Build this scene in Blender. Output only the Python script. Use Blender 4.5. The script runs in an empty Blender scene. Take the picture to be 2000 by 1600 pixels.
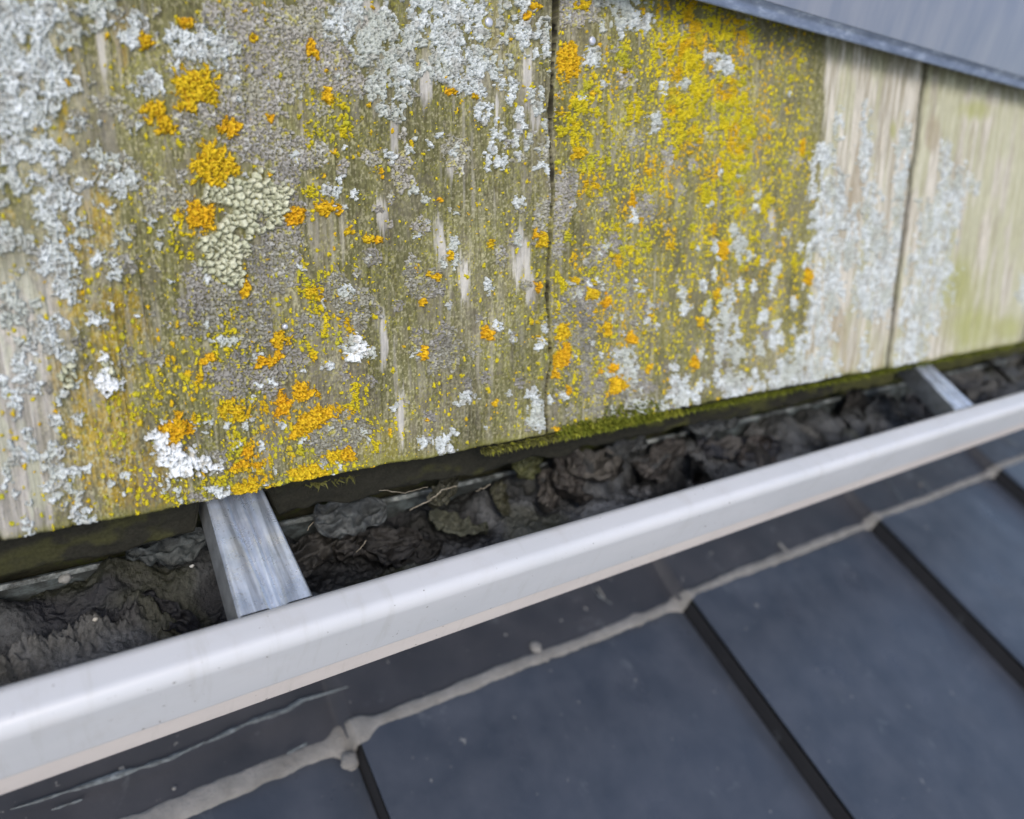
import bpy, math, random
import numpy as np
from mathutils import Matrix, Vector
random.seed(7)
# ------------------------------------------------------------------ frame
# the wooden shingles lie in the plane n = 1 of a frame (x along the eave, u up the shingles,
# n inward); one unit is S metres; the shingles are pitched 60 degrees
S = 0.28
PITCH = math.radians(60)
ROT = Matrix.Rotation(PITCH, 3, 'X')
H0 = 4.0
def W(x, u, n):
    v = ROT @ Vector((x, u, -n)) * S
    return Vector((v.x, v.y, v.z + H0))
F = 1400.0
vx = np.array([2050., -340., F]); vx /= np.linalg.norm(vx)
vd = np.array([-9., 5700., F]); vd -= vx*vd.dot(vx); vd /= np.linalg.norm(vd)
vn = np.cross(vx, vd)
if vn[2] < 0: vn = -vn
# ------------------------------------------------------------------ camera, light
sc = bpy.context.scene
cam = bpy.data.cameras.new('camera'); co = bpy.data.objects.new('camera', cam)
sc.collection.objects.link(co); sc.camera = co
def axis(e):    # photograph axis e (0 right, 1 down, 2 forward) in world space
    return ROT @ Vector((vx[e], -vd[e], -vn[e]))
R, D_, Fw = axis(0), axis(1), axis(2)
m = Matrix(((R.x, -D_.x, -Fw.x), (R.y, -D_.y, -Fw.y), (R.z, -D_.z, -Fw.z)))
co.matrix_world = Matrix.Translation(W(0, 0, 0)) @ m.to_4x4()
cam.sensor_width = 36; cam.lens = F/2000*36
cam.clip_start = 0.01; cam.clip_end = 200
cam.dof.use_dof = True; cam.dof.focus_distance = 1.08*S; cam.dof.aperture_fstop = 5.8
sc.render.resolution_x = 1024; sc.render.resolution_y = 819
world = bpy.data.worlds.new('World'); sc.world = world; world.use_nodes = True
nt = world.node_tree
sky = nt.nodes.new('ShaderNodeTexSky'); sky.sky_type = 'NISHITA'; sky.sun_disc = False
SUN_EL, SUN_AZ = math.radians(52), math.radians(205)
sky.sun_elevation = SUN_EL; sky.sun_rotation = SUN_AZ
sky.air_density = 1.0; sky.dust_density = 3.0; sky.ozone_density = 1.0
bg = nt.nodes['Background']; bg.inputs['Strength'].default_value = 0.15
nt.links.new(sky.outputs[0], bg.inputs[0])
sun = bpy.data.lights.new('sun', 'SUN'); so = bpy.data.objects.new('sun', sun)
sc.collection.objects.link(so)
sun.energy = 0.75; sun.angle = math.radians(22); sun.color = (1, .95, .88)
sdir = Vector((math.sin(SUN_AZ)*math.cos(SUN_EL), math.cos(SUN_AZ)*math.cos(SUN_EL), math.sin(SUN_EL)))
so.rotation_euler = sdir.to_track_quat('Z', 'Y').to_euler()
sc.view_settings.view_transform = 'Standard'; sc.view_settings.look = 'None'
sc.view_settings.exposure = 0.62; sc.view_settings.gamma = 1

# ------------------------------------------------------------------ noise
def hsh(ix, iy, s):
    h = (ix.astype(np.int64)*374761393 + iy.astype(np.int64)*668265263 + int(s)*2246822519) & 0xffffffff
    h = ((h ^ (h >> 13))*1274126177) & 0xffffffff
    h = ((h ^ (h >> 16))*2654435761) & 0xffffffff
    return ((h ^ (h >> 15)) & 0xffffff).astype(np.float32)/16777216.0
def vn2(x, y, s=0):
    ix = np.floor(x); iy = np.floor(y); fx = x-ix; fy = y-iy
    fx = fx*fx*(3-2*fx); fy = fy*fy*(3-2*fy)
    a = hsh(ix, iy, s); b = hsh(ix+1, iy, s); c = hsh(ix, iy+1, s); d = hsh(ix+1, iy+1, s)
    return a+(b-a)*fx+(c-a)*fy+(a-b-c+d)*fx*fy
def fbm(x, y, s=0, o=4, g=.5):
    t = 0; a = 1; w = 0
    for i in range(o):
        t = t+a*vn2(x*2**i+i*17.3, y*2**i-i*9.1, s+i*31); w += a; a *= g
    return t/w
def worley(x, y, c, s, jit=.95, A=None):
    # A: optional (cos, sin, k) per point: distances across that direction count k times
    X = x/c; Y = y/c; ix = np.floor(X); iy = np.floor(Y)
    f1 = np.full(x.shape, 9., np.float32); f2 = f1.copy()
    sx = np.zeros(x.shape, np.float32); sy = sx.copy(); r = sx.copy()
    for i in (-1, 0, 1):
        for j in (-1, 0, 1):
            cx = ix+i; cy = iy+j
            px = cx+.5+jit*(hsh(cx, cy, s)-.5); py = cy+.5+jit*(hsh(cx, cy, s+7)-.5)
            dx = X-px; dy = Y-py
            if A is not None:
                a = dx*A[0]+dy*A[1]; b = -dx*A[1]+dy*A[0]
                d = np.sqrt((a*A[2])**2+(b/A[2])**2)
            else:
                d = np.sqrt(dx*dx+dy*dy)
            cl = d < f1
            f2 = np.where(cl, f1, np.minimum(f2, d)); f1 = np.where(cl, d, f1)
            sx = np.where(cl, px, sx); sy = np.where(cl, py, sy)
            r = np.where(cl, hsh(cx, cy, s+13), r)
    return f1*c, f2*c, sx*c, sy*c, r
def sst(a, b, t):
    t = np.clip((t-a)/(b-a), 0, 1); return t*t*(3-2*t)
def mix(a, b, t):
    a = np.asarray(a, np.float32); b = np.asarray(b, np.float32)
    return a+(b-a)*t[..., None]
K = 1350.0    # texture units per frame unit
def proj(x, u, n=1.0):
    r0 = x*vx[0]-u*vd[0]+n*vn[0]; r1 = x*vx[1]-u*vd[1]+n*vn[1]; r2 = x*vx[2]-u*vd[2]+n*vn[2]
    return 1000+F*r0/r2, 800+F*r1/r2
def unproj(px, py, n=1.0):
    r = np.array([px-1000., py-800., F]); a = r.dot(vx); d = r.dot(vd); b = r.dot(vn)
    return a*n/b, -d*n/b

# ------------------------------------------------------------------ object helpers
def tag(o, label=None, cat=None, group=None, kind=None):
    if label: o['label'] = label
    if cat: o['category'] = cat
    if group: o['group'] = group
    if kind: o['kind'] = kind
    return o
class Thing: pass
def place(o, org):
    o.location = W(*org); o.rotation_euler = (PITCH, 0, 0); o['_'] = 0; del o['_']
def empty(name, org, *a, **k):
    o = bpy.data.objects.new(name, None); sc.collection.objects.link(o)
    o.empty_display_size = .02; place(o, org); tag(o, *a, **k); ORG[o.name] = org
    return o
ORG = {}
def mesh(name, P, faces, mat, parent=None, org=None, col=None, smooth=True, base=None):
    """P: (N,3) of (x,u,n); faces: (M,4) or (M,3) int array or list of such arrays"""
    P = np.asarray(P, np.float64)
    o_ = ORG.get(base.name if base else (parent.name if parent else ''), org) if (parent or base) else org
    if o_ is None: o_ = tuple(P.mean(0))
    L = np.empty_like(P); L[:, 0] = (P[:, 0]-o_[0])*S; L[:, 1] = (P[:, 1]-o_[1])*S; L[:, 2] = -(P[:, 2]-o_[2])*S
    if not isinstance(faces, list) or isinstance(faces[0][0], int): faces = [faces]
    faces = [np.asarray(f, np.int32) for f in faces if len(f)]
    me = bpy.data.meshes.new(name)
    nl = sum(f.size for f in faces); nf = sum(len(f) for f in faces)
    me.vertices.add(len(P)); me.vertices.foreach_set('co', L.astype(np.float32).ravel())
    me.loops.add(nl); me.loops.foreach_set('vertex_index', np.concatenate([f.ravel() for f in faces]))
    me.polygons.add(nf)
    tot = np.concatenate([np.full(len(f), f.shape[1], np.int32) for f in faces])
    st = np.concatenate([[0], np.cumsum(tot)[:-1]]).astype(np.int32)
    me.polygons.foreach_set('loop_start', st)
    try: me.polygons.foreach_set('loop_total', tot)
    except Exception: pass
    me.polygons.foreach_set('use_smooth', np.full(nf, smooth))
    me.update(calc_edges=True)
    if col is not None:
        a = me.color_attributes.new('tint', 'FLOAT_COLOR', 'POINT')
        c = np.ones((len(P), 4), np.float32); c[:, :3] = col
        a.data.foreach_set('color', c.ravel())
    me.materials.append(mat)
    o = bpy.data.objects.new(name, me); sc.collection.objects.link(o)
    if parent: o.parent = parent
    else: place(o, o_)
    ORG[o.name] = o_
    return o
def grid_faces(nr, nc):
    i = np.arange(nr*nc).reshape(nr, nc)
    return np.stack([i[:-1, :-1], i[:-1, 1:], i[1:, 1:], i[1:, :-1]], -1).reshape(-1, 4)
def extrude(profile, xs, wob=0, seed=0):
    """profile: list of (n, down); swept along x"""
    pr = np.array(profile); nx = len(xs)
    P = np.zeros((nx, len(pr), 3)); P[:, :, 0] = np.array(xs)[:, None]
    P[:, :, 1] = -pr[None, :, 1]; P[:, :, 2] = pr[None, :, 0]
    if wob:
        P[:, :, 1] += wob*(vn2(P[:, :, 0]*1.3, P[:, :, 0]*0+3., seed)-.5)
    return P.reshape(-1, 3), grid_faces(nx, len(pr))
def rounded(pts, r, k=6):
    out = [pts[0]]
    for a, b, c in zip(pts[:-2], pts[1:-1], pts[2:]):
        a, b, c = map(np.array, (a, b, c)); da = a-b; dc = c-b
        la = np.linalg.norm(da); lc = np.linalg.norm(dc); q = min(r, la*.48, lc*.48)
        p0 = b+da/la*q; p2 = b+dc/lc*q
        for i in range(k+1):
            t = i/k; out.append(tuple((1-t)**2*p0+2*t*(1-t)*b+t*t*p2))
    out.append(pts[-1]); return [tuple(p) for p in out]
def tube(pts, rad, sides=6):
    pts = np.array(pts, float); V = []; n = len(pts)
    T = np.gradient(pts, axis=0); T /= np.linalg.norm(T, axis=1)[:, None]
    rad = np.broadcast_to(rad, (n,))
    for i in range(n):
        a = np.cross(T[i], [0.13, .2, .97]); a /= np.linalg.norm(a); b = np.cross(T[i], a)
        for k in range(sides+1):
            t = 2*math.pi*k/sides; V.append(pts[i]+rad[i]*(a*math.cos(t)+b*math.sin(t)))
    return np.array(V), grid_faces(n, sides+1)
# ------------------------------------------------------------------ materials
def newmat(name, rough=.85, metal=0., spec=.3):
    m = bpy.data.materials.new(name); m.use_nodes = True; b = m.node_tree.nodes['Principled BSDF']
    b.inputs['Roughness'].default_value = rough; b.inputs['Metallic'].default_value = metal
    b.inputs['Specular IOR Level'].default_value = spec
    return m, m.node_tree, b
def nd(nt, t, **k):
    n = nt.nodes.new(t)
    for a, v in k.items(): setattr(n, a, v)
    return n
def noise(nt, scale, detail=4, rough=.6, stretch=(1, 1, 1), vec='Object', dist=0):
    tc = nd(nt, 'ShaderNodeTexCoord'); mp = nd(nt, 'ShaderNodeMapping')
    mp.inputs['Scale'].default_value = stretch
    nt.links.new(tc.outputs[vec], mp.inputs[0])
    n = nd(nt, 'ShaderNodeTexNoise'); n.inputs['Scale'].default_value = scale
    n.inputs['Detail'].default_value = detail; n.inputs['Roughness'].default_value = rough
    n.inputs['Distortion'].default_value = dist
    nt.links.new(mp.outputs[0], n.inputs['Vector']); return n.outputs['Fac']
def ramp(nt, fac, stops):
    r = nd(nt, 'ShaderNodeValToRGB'); e = r.color_ramp.elements
    while len(e) < len(stops): e.new(.5)
    for el, (p, c) in zip(e, stops):
        el.position = p; el.color = (*c, 1) if len(c) == 3 else c
    nt.links.new(fac, r.inputs[0]); return r.outputs[0]
def mixc(nt, a, b, fac, mode='MIX'):
    n = nd(nt, 'ShaderNodeMix', data_type='RGBA', blend_type=mode)
    for s, v in ((n.inputs[6], a), (n.inputs[7], b), (n.inputs[0], fac)):
        if hasattr(v, 'links') or hasattr(v, 'is_linked'): nt.links.new(v, s)
        elif isinstance(v, (int, float)): s.default_value = v
        else: s.default_value = (*v, 1)
    return n.outputs[2]
def bump(nt, b, h, strength=.4, dist=.0006):
    n = nd(nt, 'ShaderNodeBump'); n.inputs['Strength'].default_value = strength
    n.inputs['Distance'].default_value = dist
    nt.links.new(h, n.inputs['Height']); nt.links.new(n.outputs[0], b.inputs['Normal'])
def tinted(name, rough, nscale, lo, hi, stretch=(1, 1, 1), bs=.4, bd=.0004, spec=.25):
    m, t, b = newmat(name, rough, 0, spec)
    at = nd(t, 'ShaderNodeAttribute', attribute_name='tint')
    f = noise(t, nscale, 5, .65, stretch)
    v = ramp(t, f, [(.3, (lo,)*3), (.7, (hi,)*3)])
    t.links.new(mixc(t, at.outputs['Color'], v, 1.0, 'MULTIPLY'), b.inputs['Base Color'])
    bump(t, b, f, bs, bd); return m
M_wood = tinted('weathered_wood', .85, 900, .82, 1.18, (1, .12, 1), .5, .0005)
M_lichen = tinted('lichen_crust', .95, 1100, .82, 1.15, bs=.5, bd=.0004, spec=.1)
M_moss = tinted('moss', .95, 900, .7, 1.25, bs=.6, spec=.1)
M_debris = tinted('rotting_debris', .45, 500, .5, 1.4, bs=.9, bd=.0012, spec=.4)

def coated(name, c1, c2, rough, spec=.5, specks=True, metal=0):
    m, t, b = newmat(name, rough, metal, spec)
    f = noise(t, 14, 5, .6, (1, 3, 3)); c = ramp(t, f, [(.35, c1), (.7, c2)])
    if specks:
        s = noise(t, 420, 2, .5); k = ramp(t, s, [(.735, (0, 0, 0)), (.76, (1, 1, 1))])
        c = mixc(t, c, (.12, .11, .1), k)
        s2 = noise(t, 60, 4, .7); k2 = ramp(t, s2, [(.55, (0, 0, 0)), (.8, (.22,)*3)])
        c = mixc(t, c, (.33, .3, .26), k2)
        s3 = noise(t, 55, 5, .7, (3.2, .35, .35)); k3 = ramp(t, s3, [(.56, (0, 0, 0)), (.78, (.30,)*3)]); c = mixc(t, c, (.30, .30, .26), k3)
    t.links.new(c, b.inputs['Base Color'])
    bump(t, b, noise(t, 30, 2), .15, .0006); return m
M_rim = coated('grey_white_coated_aluminium', (.485, .505, .53), (.53, .545, .57), .38)
M_lip = coated('pale_beige_coated_aluminium', (.56, .52, .50), (.62, .58, .55), .5)

m, t, b = newmat('galvanised_steel', .30, .55, .6); M_galv = m
f = noise(t, 90, 5, .7); c = ramp(t, f, [(.3, (.44, .52, .63)), (.55, (.62, .69, .80)), (.8, (.78, .83, .90))])
s = noise(t, 500, 3, .6); k = ramp(t, s, [(.62, (0, 0, 0)), (.72, (.6,)*3)]); c = mixc(t, c, (.30, .31, .33), k)
k = ramp(t, noise(t, 130, 4, .6, (2.2, .12, .12)), [(.36, (.55,)*3), (.52, (1,)*3), (.7, (1.18,)*3)]); c = mixc(t, c, k, 1.0, 'MULTIPLY')
t.links.new(c, b.inputs['Base Color'])
t.links.new(ramp(t, noise(t, 160, 4), [(.3, (.22,)*3), (.7, (.42,)*3)]), b.inputs['Roughness'])
bump(t, b, noise(t, 220, 4), .3, .0005)

m, t, b = newmat('dull_dark_steel', .6, .5, .4); M_flange = m  # darker steel tone for the side flanges of the hangers
f = noise(t, 120, 5, .7); t.links.new(ramp(t, f, [(.3, (.16, .17, .17)), (.7, (.32, .34, .35))]), b.inputs['Base Color'])
m, t, b = newmat('old_grey_gutter_metal', .6, 0, .4); M_trough = m
f = noise(t, 60, 6, .7, (1, 2, 2)); c = ramp(t, f, [(.35, (.012, .015, .013)), (.50, (.035, .042, .042)), (.62, (.10, .125, .13)), (.75, (.03, .032, .022))])
t.links.new(c, b.inputs['Base Color']); bump(t, b, f, .5, .001)
m, t, b = newmat('gutter_back_edge', .5, 0, .5); M_backedge = m
f = noise(t, 110, 5, .7, (1, 1, 1)); c = ramp(t, f, [(.42, (.05, .055, .05)), (.55, (.22, .25, .25)), (.65, (.42, .46, .45))])
t.links.new(c, b.inputs['Base Color'])

def dark(name, c1, c2, rough, sc_=30, scr=.5):
    m, t, b = newmat(name, rough, 0, .5)
    f = noise(t, sc_, 6, .6); c = ramp(t, f, [(.3, c1), (.7, c2)])
    s = noise(t, 150, 3, .55); k = ramp(t, s, [(.70, (0, 0, 0)), (.76, (scr,)*3)]); c = mixc(t, c, (.34, .34, .32), k)
    s = noise(t, 38, 6, .7, (1, 1, 1), dist=.4); k = ramp(t, s, [(.62, (0, 0, 0)), (.70, (.16,)*3)]); c = mixc(t, c, (.22, .25, .27), k)
    t.links.new(c, b.inputs['Base Color'])
    t.links.new(ramp(t, noise(t, 25, 5), [(.3, (rough-.07,)*3), (.7, (rough+.1,)*3)]), b.inputs['Roughness'])
    bump(t, b, noise(t, 260, 4, .6), .18, .0008); return m
M_tile = dark('anthracite_tile', (.034, .043, .060), (.056, .065, .084), .33)
M_tileshade = dark('shaded_tile_edge', (.007, .007, .009), (.012, .012, .014), .8, scr=.1)  # near-black copy of the tile colour, edge shade painted in
M_lead = dark('dark_flashing_sheet', (.024, .027, .034), (.042, .043, .050), .42, 20, .8)
m, t, b = newmat('grey_sealant', .8, 0, .3); M_seal = m
f = noise(t, 45, 6, .65, (1, 1, 1)); c = ramp(t, f, [(.3, (.14, .135, .125)), (.5, (.19, .187, .178)), (.7, (.25, .243, .232))])
t.links.new(c, b.inputs['Base Color']); bump(t, b, noise(t, 260, 5, .7), .8, .002)

m, t, b = newmat('blue_grey_coated_sheet', .30, .5, .5); M_cap = m
f = noise(t, 18, 4, .6, (3, .6, 1)); c = ramp(t, f, [(.3, (.22, .24, .29)), (.7, (.32, .32, .345))])
t.links.new(c, b.inputs['Base Color']); bump(t, b, noise(t, 70, 4), .12, .0006)
m, t, b = newmat('worn_sheet_edge', .5, .5, .5); M_capedge = m
f = noise(t, 160, 6, .7, (.35, 1, 1)); c = ramp(t, f, [(.35, (.16, .20, .29)), (.55, (.24, .29, .40)), (.68, (.42, .48, .60))])
t.links.new(c, b.inputs['Base Color']); bump(t, b, f, .6, .001)
m, t, b = newmat('nail_metal', .45, .5, .5); M_nail = m
f = noise(t, 900, 3); t.links.new(ramp(t, f, [(.3, (.42, .45, .52)), (.7, (.6, .62, .68))]), b.inputs['Base Color'])
m, t, b = newmat('dark_timber', .9, 0, .2); M_timber = m
f = noise(t, 120, 6, .7, (.4, 1, 1)); c = ramp(t, f, [(.3, (.018, .018, .012)), (.5, (.05, .05, .03)), (.62, (.07, .085, .02)), (.8, (.03, .03, .02))])
t.links.new(c, b.inputs['Base Color']); bump(t, b, f, .8, .002)
m, t, b = newmat('garden_ground', .95, 0, .2); M_ground = m
t.links.new(ramp(t, noise(t, 3, 6), [(.3, (.05, .07, .03)), (.7, (.1, .12, .06))]), b.inputs['Base Color'])
m, t, b = newmat('dry_stem', .8, 0, .2); M_twig = m
t.links.new(ramp(t, noise(t, 200, 3), [(.3, (.16, .14, .10)), (.7, (.36, .33, .26))]), b.inputs['Base Color'])

# ------------------------------------------------------------------ SETTING
g = mesh('ground', [(-60, -8, -60), (60, -8, -60), (60, -8, 60), (-60, -8, 60)], [[0, 1, 2, 3]], M_ground, org=(0, 0, 0))
g.location = (0, 0, 0); g.rotation_euler = (0, 0, 0)
me = g.data
for v, c_ in zip(me.vertices, ((-30, -30, 0), (30, -30, 0), (30, 30, 0), (-30, 30, 0))): v.co = c_
tag(g, 'mown garden ground far below the eave', None, None, 'structure')

# ------------------------------------------------------------------ SHINGLE FACE
p = np.arange(-1130, 1100, 1.7)
q = np.arange(-1130, 1100, 1.7)
xs = (vx[0]*p+vx[2]*F)/(vn[0]*p+vn[2]*F)
us = np.arange(-.366, .520, .00115)
NR, NC = len(us), len(xs)
XX, UU = np.meshgrid(xs, us); XX = XX.astype(np.float32); UU = UU.astype(np.float32)
PX, PY = proj(XX, UU); PX = PX.astype(np.float32); PY = PY.astype(np.float32)
TX, TY = XX*K, UU*K
# joints between the shingles
def joint(x0, amp, s): return x0+amp*(fbm(us*14, us*0+s, s, 4)-.5)*2
J = [joint(-.046, .004, 3), joint(.785, .007, 5), joint(1.977, .008, 8), joint(2.87, .008, 9)]
lean = [.0, .0, .02, .0]
Jw = [.0045, .0042, .011, .006]
J[1] = J[1]+.004*np.sin(us*23)
# lower edge, ragged
ub = -.3585+.0035*(fbm(xs*9, xs*0, 21, 3)-.5)*2+.0018*(fbm(xs*90, xs*0, 22, 3)-.5)*2
bi = np.searchsorted([0], [0])
BID = np.zeros(XX.shape, np.int8)
for jx in J: BID += (XX > jx[:, None]).astype(np.int8)
# each board has slightly different relief
ub = ub-.004*(xs > 1.977)
YY = np.maximum(UU, ub[None, :])
# wood relief (toward the viewer is positive)
gr = fbm(TX/5, TY/110, 41, 4); gr2 = fbm(TX/2.2, TY/40, 42, 3); gr3 = fbm(TX/26, TY/300, 43, 3)
fine = fbm(TX/3.2, TY/5, 44, 3)
Z = (gr-.5)*.0028+(gr2-.5)*.0020+(gr3-.5)*.003+(fine-.5)*.0016
Z += np.array([0, .001, -.001, .002, 0])[BID]
crack = sst(.62, .70, fbm(TX/7, TY/260, 47, 2))*sst(.5, .7, fbm(TX/60, TY/120, 48, 2))
Z -= crack*.003
dmin = np.full(XX.shape, 9., np.float32)
for jx, w in zip(J, Jw):
    wl = w*(.5+1.0*vn2(us*16, us*0, 5))
    if w > .01: wl = .0075*(.8+.3*vn2(us*16, us*0, 5))*(.75+.5*sst(.35, -.3, us))
    if w == .0042: wl = w*(.5+.6*sst(-.3, .3, us))*(.3+1.1*vn2(us*30, us*0, 77))
    wl = np.maximum(wl, (1.9 if w > .0043 else .95)*np.interp(jx, xs, np.gradient(xs)))
    d = np.abs(XX-jx[:, None])/wl[:, None]
    dmin = np.minimum(dmin, d)
Z -= np.where(XX > 1.5, .020, .045)*np.where(XX > 1.5, sst(1.25, .35, dmin), sst(1.12, .92, dmin))+.002*sst(5, 1, dmin)
Z -= .006*sst(.004, 0, YY-ub[None, :])

# ---- colour zones of the wood
def ell(lst, px=PX, py=PY, cut=1.6):
    f = np.full(px.shape, -9., np.float32); idx = np.full(px.shape, -1, np.int16)
    for i, e in enumerate(lst):
        cx, cy, rx, ry = e[:4]; a = math.radians(e[4]) if len(e) > 4 else 0
        R_ = max(rx, ry)*cut+12
        b_ = (np.abs(px-cx) < R_) & (np.abs(py-cy) < R_)
        if not b_.any(): continue
        dx = px[b_]-cx; dy = py[b_]-cy
        u_ = dx*math.cos(a)+dy*math.sin(a); v_ = -dx*math.sin(a)+dy*math.cos(a)
        v = 1-np.sqrt((u_/rx)**2+(v_/ry)**2)
        v = v*min(1.0, max(rx, ry)/30+.35)
        t_ = f[b_]; k_ = v > t_; t_[k_] = v[k_]; f[b_] = t_
        t2 = idx[b_]; t2[k_] = i; idx[b_] = t2
    return f, idx
big = fbm(TX/130, TY/190, 60, 4)
gmx = sst(.3, .7, gr*.45+gr2*.4+.15*fine)
olive = mix((.105, .103, .040), (.200, .196, .092), gmx)
tan = mix((.145, .134, .086), (.28, .265, .190), gmx)
lowd = sst(420, 800, PY)*sst(1000, 500, PX)*sst(90, 200, PX)
tan = tan*(1-.22*lowd[..., None]); olive = olive*(1-.12*lowd[..., None])
C = mix(olive, tan, np.zeros_like(gr)) if False else olive+(tan-olive)*sst(.40, .66, big+.18*(gr2-.5)+.12*(fine-.5)+.08*sst(500, 900, PY)-.12)[..., None]
# ochre algae smears at the left, lemon film to the right
och, _ = ell([(240, 60, 22, 70, 0), (125, 240, 12, 55, 0), (190, 430, 45, 90, 0), (140, 600, 32, 70, 0), (150, 470, 50, 60, 0), (110, 720, 24, 60), (200, 830, 90, 130), (16, 430, 14, 30), (230, 640, 70, 90), (270, 940, 90, 80), (150, 160, 14, 40)])
C = mix(C, (.36, .25, .022), .75*sst(-.1, .5, och+.9*(fbm(TX/9, TY/26, 61, 4)-.5))*sst(.35, .6, fbm(TX/4, TY/9, 62, 3)+.1))
lem, _ = ell([(1330, 230, 280, 330), (1500, 430, 150, 420), (960, 60, 34, 130), (700, 900, 180, 110), (1190, 560, 200, 200)])
C = mix(C, (.22, .20, .065), .35*sst(-.1, .6, lem+.7*(fbm(TX/22, TY/60, 63, 4)-.5)))
C = mix(C, (.27, .24, .04), .40*sst(.5, .7, fbm(TX/16, TY/90, 64, 4))*sst(-.2, .3, lem))
# granular green-grey film over everything but bare wood
gran = fbm(TX/3.0, TY/4.0, 65, 3)
C *= (1+.85*(gran-.5))[..., None]
C = mix(C, (.42, .40, .25), .6*sst(.58, .70, fbm(TX/3.2, TY/4.5, 66, 2)))
C = mix(C, (.30, .29, .04), .55*sst(.60, .70, fbm(TX/2.8, TY/3.6, 68, 2))*sst(.4, .6, fbm(TX/40, TY/60, 69, 3)))
C = mix(C, (.075, .065, .035), .55*sst(.62, .74, fbm(TX/5, TY/9, 67, 3)))
# silvered streaks along the grain
stn = fbm(TX/11, TY/150, 70, 4)
C = mix(C, (.36, .345, .30), .5*sst(.56, .74, stn)*sst(.35, .6, fbm(TX/70, TY/120, 71, 3)))
sv, _ = ell([(860, 470, 15, 60, -3), (746, 425, 13, 55, -6), (905, 545, 13, 65), (1017, 500, 22, 75), (1037, 560, 12, 50), (750, 670, 11, 70), (782, 810, 12, 70),
             (1030, 150, 12, 75), (1040, 215, 6, 50), (970, 215, 5, 40), (1050, 230, 5, 40), (935, 150, 10, 60), (830, 160, 18, 60), (1013, 250, 8, 26), (1508, 430, 9, 30), (880, 330, 8, 30),
             (700, 30, 60, 40), (200, 100, 12, 90, -8), (770, 260, 12, 60)])
C = mix(C, (.52, .51, .485), .8*sst(.0, .55, sv+1.1*(fbm(TX/4, TY/38, 72, 4)-.52)))
C = mix(C, (.160, .145, .115), .4*sst(.60, .68, fbm(TX/34, TY/70, 85, 4)))
# grey bare wood bottom left
gw = sst(150, 60, PX+50*(fbm(TX/12, TY/120, 73, 4)-.5)*2)*sst(430, 640, PY+PX*.6)
C = mix(C, mix((.30, .29, .26), (.52, .50, .48), sst(.3, .7, gr2*.5+gr*.5)), .85*gw)
C = mix(C, (.42, .44, .33), .6*sst(.5, .66, fbm(TX/16, TY/60, 74, 3))*gw)
tl = sst(330, 120, PX+PY*.25)*sst(560, 200, PY)
C = mix(C, (.45, .43, .33), .55*tl*sst(.4, .6, fbm(TX/14, TY/60, 79, 3)))
# pale wood at the right
bx = 1612-40*sst(200, 760, PY)+14*(fbm(TX/9, TY/40, 75, 4)-.5)
pw = sst(-7, 7, PX-bx)
pale = mix((.33, .305, .235), (.56, .535, .465), sst(.32, .66, fbm(TX/13, TY/160, 76, 4)*.65+gr*.35))
pale = mix(pale, (.40, .41, .255), .6*sst(.42, .64, fbm(TX/48, TY/210, 77, 4)+.10*sst(1800, 1900, PX)))
grn, _ = ell([(1900, 640, 95, 75), (1905, 215, 48, 28), (1870, 560, 60, 90), (1745, 255, 10, 32), (1960, 640, 60, 40)])
pale = mix(pale, (.30, .32, .08), .6*sst(0, .8, grn+.4*(fbm(TX/14, TY/60, 78, 3)-.5)))
bro, _ = ell([(1680, 330, 12, 60), (1668, 400, 16, 70), (1775, 640, 14, 90), (1640, 640, 20, 60), (1820, 260, 20, 50)])
pale = mix(pale, (.30, .25, .17), .6*sst(0, .5, bro+.5*(fbm(TX/12, TY/50, 80, 3)-.5)))
low = sst(480, 800, PY)*sst(1900, 1700, PX)*sst(.45, .6, fbm(TX/20, TY/120, 81, 3))
pale = mix(pale, (.34, .29, .17), .55*low)
C = C+(pale-C)*pw[..., None]
# shade painted under the cover sheet and in the joint gaps; olive lower edge
sheet_shade = sst(.345, .40, UU+.02*(fbm(TX/20, TY/20, 82, 3)-.5))
C = mix(C, (.14, .125, .06), .6*sheet_shade*sst(.35, .6, fbm(TX/8, TY/40, 83, 3)+.05))
edge = sst(.02, 0, YY-ub[None, :]+.012*(fbm(TX/18, TY/9, 84, 3)-.5))
C = mix(C, (.17, .17, .03), .65*edge)
C = mix(C, (.02, .018, .014), .97*np.where(XX > 1.5, .88*sst(1.6, .5, dmin), sst(1.6, 1.05, dmin)))
vr = fbm(TX/75, TY/120, 88, 4)
C *= (.90+.75*(vr-.5)*sst(1640, 1560, PX)-.03*sst(1640, 1560, PX))[..., None]
C = np.clip(C, .01, .9)

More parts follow.
